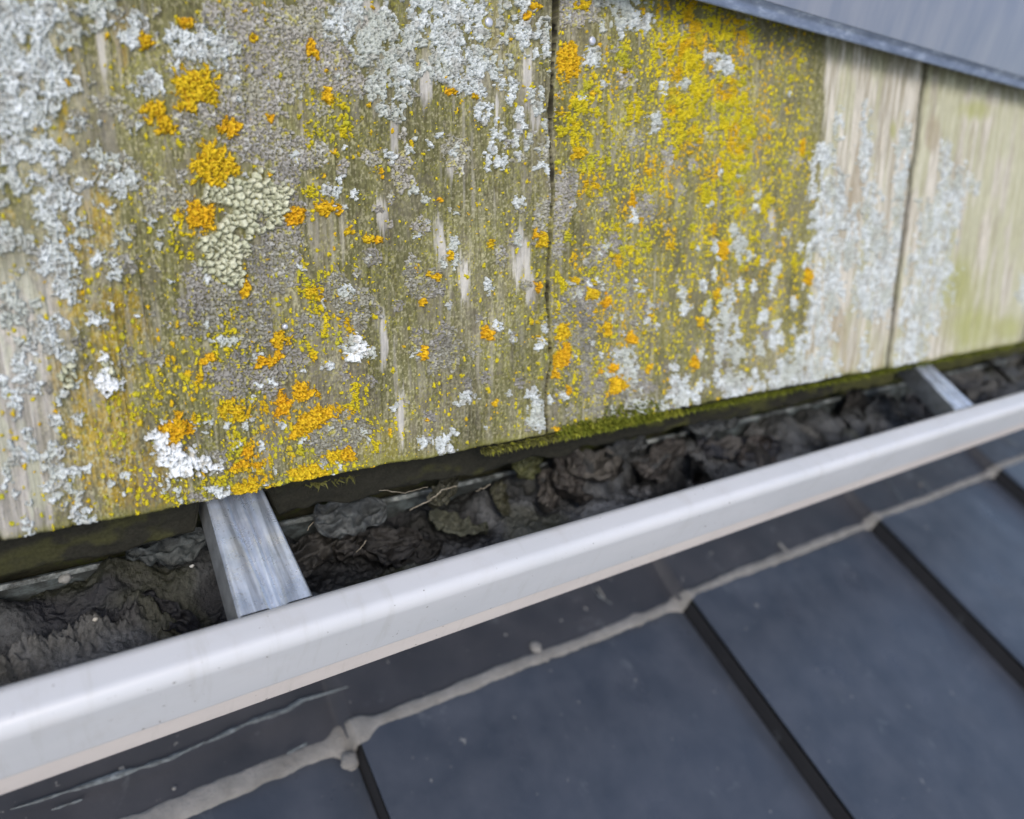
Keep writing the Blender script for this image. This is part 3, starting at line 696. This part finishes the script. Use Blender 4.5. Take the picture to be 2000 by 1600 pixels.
# ------------------------------------------------------------------ cover sheet top right
o = empty('cover_sheet', (2, .4, .96), 'blue-grey metal cover sheet lying over the shingle tops at upper right', 'flashing')
xc = np.linspace(-1.3, 4.6, 200)
pr = rounded([(.985, -.418), (.944, -.393), (.938, -.410), (.930, -.418)], .004, 3)
P, fc = extrude(pr, xc); mesh('folded_edge', P, fc, M_capedge, o)
pr = rounded([(.9295, -.4185), (.905, -.52), (.85, -.85), (.84, -1.2), (1.2, -1.25)], .03, 5)
P, fc = extrude(pr, xc); mesh('sheet_face', P, fc, M_cap, o)

# ------------------------------------------------------------------ GUTTER
gut = empty('gutter', (1, -.68, .95), 'pale grey box gutter with rounded front rim and debris inside', 'gutter')
P0 = (.87, .481); P1 = (.8315, .503); P2 = (.885, .5956)
pr = rounded([(.905, .52), (.884, .476), P0, P1, P2, (.893, .5975)], .011, 7)
# make the front corner softer
pr = rounded([(.91, .53), (.887, .482), (.872, .479), (.838, .497), (.836, .515), P2, (.894, .5972)], .02, 8)
xg = np.linspace(-1.6, 4.8, 160)
P, fc = extrude(pr, xg); mesh('front_rim', P, fc, M_rim, gut)
pr = rounded([(.892, .594), (.905, .603), (.932, .648), (.948, .6485)], .006, 4)
P, fc = extrude(pr, xg); mesh('front_wall', P, fc, M_lip, gut)
pr = rounded([(.91, .53), (.93, .60), (.956, .650), (1.22, .61), (1.222, .506)], .02, 4)
P, fc = extrude(pr, xg); mesh('trough', P, fc, M_trough, gut)
pr = rounded([(1.222, .508), (1.218, .500), (1.206, .4985), (1.206, .507)], .002, 2)
P, fc = extrude(pr, xg); mesh('back_edge', P, fc, M_backedge, gut)
def hanger(x0r, x1r, x0w, x1w, lab):
    ns, nw = 70, 60
    s_ = np.linspace(.016, .30, ns)[:, None]; w = np.linspace(-.5, .5, nw)[None, :]
    t_ = np.clip(s_/.184, 0, 1.6)
    xl = x0r+(x0w-x0r)*t_; xr_ = x1r+(x1w-x1r)*t_
    X_ = (xl+xr_)/2+(xr_-xl)*w
    # two pressed grooves that draw together toward the rim, and a hollow at the inner end
    gsep = .06+.12*(1-np.clip(s_/.2, 0, 1))*0+.13*sst(.0, .19, s_)
    c_ = .04
    h = -.0085*np.exp(-((w-c_+gsep*.5+.05)/.05)**2)-.0085*np.exp(-((w-c_-gsep*.5)/.055)**2)+.003*np.exp(-((w-c_)/.05)**2)
    h = h-.010*np.exp(-((w+.02)/.14)**2)*sst(.10, .19, s_)
    h = h-.006*sst(.46, .5, np.abs(w))
    nn = .87+s_*.866; dd = .481-.5*s_
    nn, dd, h, X_ = np.broadcast_arrays(nn, dd, h, X_)
    P = np.stack([X_, -(dd)+h*.866-.007, nn-h*.5], -1).reshape(-1, 3)
    hg = mesh('hanger', P, grid_faces(ns, nw), M_galv, gut); hg['label'] = lab
    for side in (0, 1):
        s2 = np.linspace(.016, .30, 40)[:, None]; k = np.linspace(0, 1, 6)[None, :]
        t2 = np.clip(s2/.184, 0, 1.6); xa = (x0r+(x0w-x0r)*t2) if side == 0 else (x1r+(x1w-x1r)*t2)
        sg = -1 if side == 0 else 1
        X2 = xa+sg*.004*np.sin(k*math.pi/2); hh = -.005-.052*k
        n2 = .87+s2*.866; d2 = .481-.5*s2
        X2, n2, d2, hh = np.broadcast_arrays(X2, n2, d2, hh)
        P = np.stack([X2, -d2+hh*.866-.007, n2-hh*.5], -1).reshape(-1, 3)
        mesh('hanger_flange', P, grid_faces(40, 6), M_flange, hg, base=gut)
hanger(.1908, .2919, .1996, .2858, 'galvanised steel hanger strap with pressed grooves at left')
hanger(2.149, 2.2585, 2.22, 2.31, 'blurred galvanised steel hanger strap at far right')

# ------------------------------------------------------------------ debris in the gutter
xd = np.linspace(-.9, 3.8, 2400); nd_ = np.linspace(.975, 1.215, 150)
XD, ND = np.meshgrid(xd, nd_)
hd_ = fbm(XD*5, ND*9, 401, 4); hf = fbm(XD*28, ND*34, 402, 5); hg_ = fbm(XD*150, ND*160, 403, 3)
hole = sst(.50, .36, fbm(XD*2.6+.35, ND*5, 405, 3))
base = .592-.18*(ND-1.1)
fill = .030*(hd_-.35)*2+.028*(hf-.5)+.008*(hg_-.5)-.030*hole
# crumbly ridge of mud at the left
rx, ru = unproj(190, 1240, 1.13)
rid = np.exp(-((ND-(1.095+.03*np.sin(XD*14)+.02*(hf-.5)))/.016)**2)*sst(-.25, -.1, XD)*sst(.21, .1, XD)
fill = fill+rid*(.034+.040*(hf-.4)+.034*(hg_-.5))
fill = fill+.040*sst(1.12, 1.205, ND)*(.2+1.5*hd_)
U_ = -(base-fill)
silt = sst(.4, .6, hd_+.5*(hf-.5))
hole = np.maximum(hole, sst(-.05, .0, XD)*sst(.21, .16, XD)*sst(1.10, 1.13, ND)*.9)  # colour only: darkness of a deep hole painted onto the silt
cc = mix((.014, .015, .016), (.095, .102, .108), silt*(.3+.9*hf))
cc = mix(cc, (.075, .074, .066), np.clip(rid*1.4, 0, 1)*(.3+1.3*hg_))
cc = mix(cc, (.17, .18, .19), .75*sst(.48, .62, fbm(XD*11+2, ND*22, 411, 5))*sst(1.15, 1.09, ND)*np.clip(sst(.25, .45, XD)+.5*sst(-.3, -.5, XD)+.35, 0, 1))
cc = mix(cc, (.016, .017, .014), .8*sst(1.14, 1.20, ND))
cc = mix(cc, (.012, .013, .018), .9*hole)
cc = mix(cc, (.07, .075, .035), .35*sst(.6, .75, fbm(XD*6+4, ND*12, 407, 3)))
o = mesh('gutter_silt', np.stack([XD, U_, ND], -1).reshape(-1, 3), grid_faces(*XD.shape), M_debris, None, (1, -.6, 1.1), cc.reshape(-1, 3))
tag(o, 'dark wet silt and leaf mould filling the gutter', 'silt', None, 'stuff')

def leaf(px, py, n, size, rot, curl, col, lab, tilt=0., asp=.6):
    x, u = unproj(px, py, n)
    nu, nv = 44, 30; size *= (1.35 if px < 1180 else 1.6); asp = .4+.45*((px*7+py*3) % 10)/10
    A_, B_ = np.meshgrid(np.linspace(-1, 1, nu), np.linspace(-1, 1, nv))
    sd = int(px*3+py)
    half = np.sqrt(np.clip(1-np.abs(A_)**3, 0, 1))*asp*(1+.55*(fbm(A_*2.2+sd, np.sign(B_)*3, sd, 3)-.5)*2)
    a = A_*size; b_ = B_*half*size
    rdg = np.abs(fbm(A_*1.9+sd, B_*1.5, sd+8, 3)-.5)*2
    z = -.75*size*rdg+curl*size*((B_*asp)**2*1.3+.4*A_**2)+.25*size*(fbm(A_*1.7, B_*1.7, sd+2, 3)-.5)*2
    ca, sa = math.cos(rot), math.sin(rot)
    ex = a*ca-b_*sa; ey = a*sa+b_*ca     # ex along x, ey in gutter depth
    ct, st_ = math.cos(tilt), math.sin(tilt)
    ey2 = ey*ct-z*st_; zz = ey*st_+z*ct
    # level plane of the gutter in this frame: depth goes (.866 n, +.5 u), up goes (-.5 n, .866 u)
    zz = zz*.75-size*.40
    P = np.stack([x+ex, u+ey2*.5+zz*.866, n+ey2*.866-zz*.5], -1)
    th = size*.012
    Q = P.copy(); Q[..., 1] -= th*.866; Q[..., 2] += th*.5
    n0 = P.shape[0]*P.shape[1]; f0 = grid_faces(nv, nu)
    per = list(range(nu))+[i*nu+nu-1 for i in range(1, nv)]+[(nv-1)*nu+i for i in range(nu-2, -1, -1)]+[i*nu for i in range(nv-2, 0, -1)]
    sk = [(per[i], per[(i+1) % len(per)], per[(i+1) % len(per)]+n0, per[i]+n0) for i in range(len(per))]
    vein = 1+.5*sst(.12, 0, np.abs(B_))
    col = np.array(col)*.6+.4*np.mean(col)*np.array((.95, 1., 1.05))
    c_ = col[None, None, :]*.66*(vein*(.35+1.2*fbm(A_*5, B_*5, sd+5, 4)))[..., None]
    cc = np.concatenate([c_.reshape(-1, 3), c_.reshape(-1, 3)*.7])
    o = mesh('dead_leaf', np.concatenate([P.reshape(-1, 3), Q.reshape(-1, 3)]), [f0, f0[:, ::-1]+n0, np.array(sk)], M_debris, None, (x, u, n), cc)
    tag(o, lab, 'leaf', 'dead leaves rotting in the gutter')
GY, BR, DK, OL, BL = (.085, .090, .095), (.050, .045, .039), (.03, .028, .024), (.10, .10, .05), (.03, .034, .05)
LV = [(870, 950, 1.12, .035, .5, .5, OL, 'olive leaf fragment beside the pale threads'),
      (900, 1010, 1.12, .045, -.6, .6, (.13, .14, .075), 'pale green-grey leaf below the pale threads'),
      (985, 965, 1.13, .032, 1.2, .6, (.09, .09, .035), 'round olive leaf right of the pale threads'),
      (790, 1060, 1.11, .055, -.35, .9, DK, 'black hollow curled leaf near the middle of the rim'),
      (745, 1045, 1.12, .06, -.2, .7, BR, 'long brown curled leaf left of the black hollow leaf'),
      (620, 1050, 1.13, .06, .1, .3, (.06, .055, .045), 'flat dark leaf just right of the left hanger'),
      (1080, 950, 1.12, .05, .9, 1.0, (.12, .105, .085), 'brown leaf curled like a ring below the moss'),
      (1120, 925, 1.13, .05, 1.3, .8, (.07, .06, .05), 'narrow dark brown leaf standing below the moss'),
      (1170, 895, 1.14, .055, -.15, .5, (.13, .115, .09), 'tan folded leaf hugging the shingle end'),
      (1010, 1040, 1.10, .04, .3, .4, GY, 'grey leaf scrap touching the rim at its middle'),
      (1100, 1010, 1.10, .045, -.4, .4, GY, 'silty grey leaf right of the middle, by the rim'),
      (1210, 960, 1.10, .06, .2, .3, (.16, .165, .17), 'broad pale grey leaf sheet resting on the silt'),
      (1310, 930, 1.10, .07, -.1, .3, (.15, .155, .165), 'large flat slate-grey leaf close to the rim'),
      (1300, 880, 1.13, .06, .4, .7, (.11, .095, .08), 'brown wavy leaf above the large flat grey leaf'),
      (1390, 860, 1.14, .07, -.3, .9, BL, 'blue-black cupped leaf right of the moss'),
      (1450, 850, 1.12, .08, -.4, .8, BL, 'glossy blue-black leaf beside a brown curled edge'),
      (1420, 895, 1.09, .08, .15, .9, (.12, .11, .10), 'brown curled leaf edge under the blue-black leaves'),
      (1490, 885, 1.08, .05, .8, .7, (.11, .09, .08), 'small brown leaf near the rim, right half'),
      (1550, 830, 1.13, .09, -.2, .4, (.13, .13, .12), 'broad grey-brown leaf below the right shingle joint'),
      (1600, 860, 1.10, .08, -.5, .5, (.15, .145, .135), 'grey crumpled leaf slanting down to the rim'),
      (1680, 800, 1.13, .08, .9, 1.0, DK, 'dark sheet painted as the shaded hollow between leaves left of the far hanger'),  # dark sheet stands in for the shade between the leaves
      (1720, 770, 1.15, .08, .1, .4, (.11, .12, .125), 'grey leaf tucked under the shingles near the far hanger'),
      (1745, 815, 1.09, .07, 1.1, .9, (.15, .17, .19), 'pointed blue-grey leaf standing left of the far hanger'),
      (1800, 790, 1.12, .07, .5, .6, BL, 'blue-black leaf beside the far hanger flange'),
      (1905, 725, 1.14, .10, -.2, .6, (.13, .13, .12), 'grey leaf right of the far hanger'),
      (1965, 745, 1.12, .10, .6, .9, DK, 'dark curled leaf at the right edge of the gutter'),
      (1985, 700, 1.16, .09, .1, .5, (.14, .14, .12), 'pale leaf at the right edge beneath the last shingle'),
      (690, 985, 1.14, .05, .0, .15, (.13, .155, .16), 'flat blue-grey scrap right of the left hanger'),
      (330, 1045, 1.15, .045, .0, .15, (.10, .125, .125), 'flat blue-grey scrap left of the left hanger'),
      (330, 1190, 1.11, .04, -.9, 1.0, (.02, .022, .03), 'blue-black curled leaf right of the mud ridge'),
      (1035, 900, 1.15, .03, .4, .5, (.14, .155, .02), 'yellow-green leaf scrap under the shingle, near the crack'),
      (1230, 860, 1.16, .04, .1, .4, (.09, .10, .10), 'grey leaf edge under the moss'),
      (1400, 800, 1.16, .06, .0, .3, (.14, .16, .16), 'pale grey strip of leaf under the shingle at right')]
for i, l in enumerate(LV): leaf(*l, tilt=random.uniform(-.1, .35))
# pale threads and twigs
def twig(pp, n, r, lab, mat=M_twig):
    pts = []
    for (a, b_), (c, d) in zip(pp[:-1], pp[1:]):
        for k in range(6):
            t_ = k/6; x, u = unproj(a+(c-a)*t_, b_+(d-b_)*t_, n); pts.append((x, u+random.uniform(-.0012, .0012), n+random.uniform(-.002, .002)))
    x, u = unproj(*pp[-1], n); pts.append((x, u, n))
    V, fc = tube(pts, r, 5); o = mesh('twig', V, fc, mat, None, tuple(pts[0])); tag(o, lab, 'twig', 'thin dry stems in the gutter')
twig([(800, 995), (840, 978), (862, 958), (892, 950)], 1.04, .0011, 'pale dry thread bent in the middle, crossing the dark gutter')
twig([(740, 958), (790, 962), (835, 952)], 1.05, .0006, 'hair-thin thread left of the bent pale thread')
twig([(930, 960), (958, 946)], 1.05, .0009, 'short straight pale stem right of the bent pale thread')
twig([(600, 1035), (612, 1020)], 1.05, .0008, 'tiny stem just right of the left hanger')
twig([(696, 1080), (715, 1055)], 1.06, .0008, 'short stem over the brown curled leaf')
# fallen lichen crumb and grit
def crumb(px, py, n, r, col, lab, name='lichen_crumb', cat='lichen'):
    x, u = unproj(px, py, n)
    th, phi = np.meshgrid(np.linspace(0, 2*math.pi, 25), np.linspace(0, math.pi, 14))
    rr = r*(.55+.9*fbm(th*2.2+px*0, phi*3, int(px), 3)); rr[:, -1] = rr[:, 0]; rr[0] = r*.8; rr[-1] = r*.8
    P = np.stack([x+rr*np.sin(phi)*np.cos(th), u+rr*.8*np.cos(phi), n+rr*.8*np.sin(phi)*np.sin(th)], -1)
    o = mesh(name, P.reshape(-1, 3), grid_faces(14, 25), M_lichen, None, (x, u, n), np.tile(np.array(col), (14*25, 1)))
    tag(o, lab, cat)
for i, (dx, dy) in enumerate(((0, 0),)):
    crumb(128, 1130, 1.09, .0075, (.26, .26, .24), 'pale crumb of lichen fallen on dark mould at far left')
crumb(186, 1210, 1.06, .0030, (.5, .48, .42), 'tiny pale grit grain on top of the mud ridge', 'grit_grain', 'grit')
crumb(172, 1078, 1.08, .0035, (.5, .5, .46), 'tiny pale chip beneath the mossy board at left', 'lichen_chip')
crumb(375, 1106, 1.08, .003, (.45, .46, .44), 'tiny pale chip left of the left hanger', 'lichen_chip')
crumb(925, 912, 1.08, .004, (.5, .45, .32), 'tiny tan chip under the shingle end near the middle', 'lichen_chip')

# ------------------------------------------------------------------ moss tufts on the shingle end
def moss(lst, label, seed, dens=1.0):
    rg = np.random.RandomState(seed); V = []; Fc = []; Cc = []; k = 0
    for (px0, px1, hgt, num, grn_) in lst:
        for _ in range(int(num*dens)):
            px = rg.uniform(px0, px1); py = 862-.195*(px-1070)-rg.rand()**1.4*hgt+6
            x, u = unproj(px, py); u = max(u, -.366)
            b0 = np.array([x, u, 1.0+rg.uniform(-.002, .012)])
            ln = rg.uniform(.005, .013); a = rg.uniform(0, 6.28)
            d = np.array([math.cos(a)*.8, math.sin(a)*.7-.15, -rg.uniform(.35, 1.1)]); d /= np.linalg.norm(d)
            s = np.cross(d, rg.normal(size=3)); s /= np.linalg.norm(s); s *= rg.uniform(.0009, .0019)
            mid = b0+d*ln*.55+np.array([0, -.001, 0]); tip = b0+d*ln+np.array([rg.uniform(-.002, .002), -.003, 0])
            V += [b0-s, b0+s, mid+s*.9, mid-s*.9, tip]; Fc.append((k, k+1, k+2, k+3)); Cc_ = grn_*rg.uniform(.6, 1.3)
            T3.append((k+3, k+2, k+4)); Cc += [Cc_*.7, Cc_*.7, Cc_, Cc_, Cc_*1.2]; k += 5
    o = mesh('moss', np.array(V), [np.array(Fc), np.array(T3)], M_moss, None, (1, -.36, 1), np.clip(np.array(Cc), 0, 1))
    tag(o, label, 'moss', None, 'stuff')
T3 = []
G1, G2, G3 = np.array((.13, .15, .018)), np.array((.22, .23, .03)), np.array((.10, .10, .03))
moss([(1085, 1290, 34, 2600, G1), (1180, 1290, 52, 1700, G1), (1100, 1240, 30, 900, G2), (1260, 1330, 22, 500, G2), (945, 1110, 16, 1300, G3), (955, 1090, 12, 300, G2)],
     'green moss tufts along the shingle end beneath the central crack', 5)
T3 = []
moss([(1330, 2000, 5, 2600, G1*.9), (600, 700, 4, 60, G3)], 'thin film of moss fringing the lower edge of the shingles', 6)

# ------------------------------------------------------------------ LOWER ROOF
A0 = np.array([1.4, 1.169]); sl = math.radians(32.7)
V_ = np.array([-math.cos(sl), math.sin(sl)]); M_ = np.array([-math.sin(sl), -math.cos(sl)])
def RP(x, v, h):
    p_ = A0+V_*v+M_*h
    return (x, -p_[1], p_[0])
seams = [-1.72, -.60, .52, 1.635, 2.75, 3.865, 4.98]
HT = .068
TL = ['leftmost dark roof tile, mostly out of frame', 'dark roof tile at the bottom left below the thick sealant', 'dark slate-coloured roof tile in the bottom middle',
      'large blue-grey roof tile at the bottom right', 'dark roof tile at the right edge with sealant above', 'roof tile beyond the right edge']
for i in range(len(seams)-1):
    xa, xb = seams[i], seams[i+1]
    for course, (v0, v1) in enumerate(((-.004, 1.30), (1.22, 2.6))):
        dh = -.075*course*0
        t_ = empty('roof_tile', RP(xa, v0, 0), (TL[i] if course == 0 else 'roof tile one course below, out of the picture'), 'roof tile', 'dark flat tiles of the lower roof')
        nx_, nv_ = 40, 40
        gx, gv = np.meshgrid(np.linspace(0, 1, nx_), np.linspace(0, 1, nv_))
        lift = 0
        hh = HT*(1-gx)*.92+.016
        hh = hh-.004*sst(.012, 0, gx)-.004*sst(.988, 1, gx)-.004*sst(.985, 1, gv)
        hh = hh+.004*(fbm(gx*3+i, gv*3, 501+i, 3)-.5)
        hh = hh-.085*course+0*gv
        X_ = xa+.004+(xb-xa-.006)*gx; Vv = v0+(v1-v0)*gv
        P = np.stack(RP(0, 0, 0), -1)
        P = np.stack([X_, -(A0[1]+V_[1]*Vv+M_[1]*hh), A0[0]+V_[0]*Vv+M_[0]*hh], -1).reshape(-1, 3)
        mesh('tile_face', P, grid_faces(nv_, nx_), M_tile, t_)
        # left side edge and front edge
        gv1 = np.linspace(0, 1, 40); ed = []
        for kx, hx in ((0.0045, HT*.92+.0015), (.0028, HT*.92-.006), (.003, -.03)):
            for v in gv1:
                vv = v0+(v1-v0)*v; ed.append(RP(xa+kx, vv, hx-.085*course))
        mesh('side_edge', ed, grid_faces(3, 40), M_tileshade, t_)
        fr = []
        for hx in (0, 1):
            for g_x in np.linspace(0, 1, 40):
                hb_ = HT*(1-g_x)*.92+.002
                fr.append(RP(xa+.004+(xb-xa-.006)*g_x, v1+.0005, (hb_ if hx == 0 else hb_-.07)-.085*course))
        mesh('front_edge', fr, grid_faces(2, 40), M_tileshade, t_)
deck = mesh('roof_deck', [RP(-2.4, -.6, -.12), RP(5.6, -.6, -.12), RP(5.6, 4.5, -.12), RP(-2.4, 4.5, -.12)], [[0, 1, 2, 3]], M_timber, None, RP(0, 0, -.12), smooth=False)
tag(deck, 'dark boarding under the lower roof tiles', None, None, 'structure')
# flashing sheet over the tile heads
fl = empty('flashing_strip', RP(1.7, -.1, .09), 'dark grey flashing sheet dressed over the tile heads below the gutter', 'flashing')
xf = np.linspace(-1.7, 5.1, 500); vf = np.linspace(-.62, -.005, 40)
gx, gv = np.meshgrid(xf, vf)
ph_ = ((gx-seams[1]) % 1.115)/1.115
hh = .010+HT*.92*(1-ph_)*sst(-.25, 0, gv)*(1-.0)*sst(0, .03, ph_)+HT*.92*(sst(.97, 1, ph_))*sst(-.25, 0, gv)*0
hh = .034+HT*.5*(1-ph_)*sst(-.42, 0, gv)+.055*(1-sst(-.42, 0, gv))+.006*(fbm(gx*3, gv*7, 601, 4)-.5)
P = np.stack([gx, -(A0[1]+V_[1]*gv+M_[1]*hh), A0[0]+V_[0]*gv+M_[0]*hh], -1).reshape(-1, 3)
mesh('sheet', P, grid_faces(40, 500), M_lead, fl)
# sealant bead
xb_ = np.linspace(-1.7, 5.1, 1400); k = np.linspace(0, 1, 11)
gx, gk = np.meshgrid(xb_, k)
ph_ = ((gx-seams[1]) % 1.115)/1.115
wid = .0135+.004*fbm(gx*2.2, gx*0, 611, 3)+.009*sst(.62, .2, gx)+.012*np.exp(-((ph_-.985)/.02)**2)
for bx_, bw in ((.50, .014), (.54, .014), (1.44, .007), (1.63, .004), (2.76, .004)): wid = wid+bw*np.exp(-((gx-bx_)/.022)**2)
cen = -.004+.005*(fbm(gx*3.1, gx*0+4, 612, 3)-.5)*2
ang = math.pi*gk
h0 = .032+HT*.66*(1-ph_)
h0 = h0+0*gx
vv = cen-wid*np.cos(ang)*1.0+.009*(fbm(gx*22, gk*2, 613, 4)-.5)+.003*(fbm(gx*90, gk*5, 615, 2)-.5)
hh = h0-.004+(.005+.16*wid)*np.sin(ang)**.7*(.9+.2*fbm(gx*14, gk*3, 614, 3))
P = np.stack([gx, -(A0[1]+V_[1]*vv+M_[1]*hh), A0[0]+V_[0]*vv+M_[0]*hh], -1).reshape(-1, 3)
mesh('sealant_bead', P, grid_faces(11, 1400), M_seal, fl)
def blob(px, py, r, kx=1., ky=1., nm='sealant_dab'):
    # on flashing surface
    r0 = np.array([px-1000., py-800., F]); a = r0.dot(vx); d = r0.dot(vd); b_ = r0.dot(vn)
    nrm = M_; c0 = (A0+M_*.062)
    t_ = (c0[0]*nrm[0]+c0[1]*nrm[1])/(b_*nrm[0]+d*nrm[1]); x = a*t_; pt = np.array([b_*t_, d*t_])
    v = (pt-A0).dot(V_)
    P = []
    for i in range(6):
        for j in range(15):
            th = 2*math.pi*j/14; q_ = math.sin(i/5*math.pi/2); rr = r*q_*(.8+.4*vn2(np.array([math.cos(th)*2+px]), np.array([math.sin(th)*2.]), 5)[0])
            P.append(RP(x+rr*math.cos(th)*kx, v+rr*math.sin(th)*ky, .056+r*.55*math.cos(i/5*math.pi/2)))
    mesh(nm, P, grid_faces(6, 15), M_seal, fl)
def scuff_highlight(pp, wd, bright=.25):
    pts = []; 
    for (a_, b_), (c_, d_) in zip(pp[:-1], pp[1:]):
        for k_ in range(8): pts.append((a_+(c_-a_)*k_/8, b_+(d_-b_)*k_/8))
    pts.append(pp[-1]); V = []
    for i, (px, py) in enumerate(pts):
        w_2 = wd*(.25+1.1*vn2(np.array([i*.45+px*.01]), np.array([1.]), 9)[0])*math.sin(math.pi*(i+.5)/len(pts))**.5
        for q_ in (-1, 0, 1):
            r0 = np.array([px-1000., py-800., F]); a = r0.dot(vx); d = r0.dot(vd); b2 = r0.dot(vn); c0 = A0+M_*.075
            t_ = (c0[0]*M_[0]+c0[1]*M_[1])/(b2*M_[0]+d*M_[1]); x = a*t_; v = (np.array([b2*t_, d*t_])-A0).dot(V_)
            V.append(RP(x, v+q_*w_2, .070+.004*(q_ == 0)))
    mesh('scuff_highlight_streak', V, grid_faces(len(pts), 3), M_scuff_highlight, fl)
m, t, b = newmat('scuffed_highlit_flashing', .6, .2, .4); M_scuff_highlight = m
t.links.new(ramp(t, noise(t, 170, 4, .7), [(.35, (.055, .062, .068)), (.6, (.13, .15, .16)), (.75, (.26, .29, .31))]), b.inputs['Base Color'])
scuff_highlight([(20, 1580), (230, 1512), (330, 1480), (400, 1448)], .006); scuff_highlight([(400, 1450), (490, 1408), (560, 1385), (590, 1366), (680, 1340)], .007)  # long left streak: highlight along the crease painted as a pale ribbon
scuff_highlight([(1155, 1140), (1168, 1160), (1195, 1178)], .006); scuff_highlight([(1715, 915), (1745, 950), (1765, 980)], .006); scuff_highlight([(1790, 925), (1806, 940), (1822, 965)], .008)
scuff_highlight([(1700, 900), (1780, 885), (1860, 880)], .007); scuff_highlight([(1955, 850), (1990, 868)], .006); scuff_highlight([(1518, 1060), (1540, 1082)], .006)
scuff_highlight([(100, 1580), (160, 1560)], .003); scuff_highlight([(560, 1470), (600, 1450)], .004)
blob(1048, 1262, .017); blob(1065, 1280, .010, .7, 1.8); blob(1530, 1067, .012, .6, 1.9); blob(697, 1425, .013); blob(684, 1484, .020)
blob(1800, 945, .010, 1, 1); blob(1175, 1155, .007, .5, 3.5); blob(238, 1500, .006); blob(340, 1538, .004)
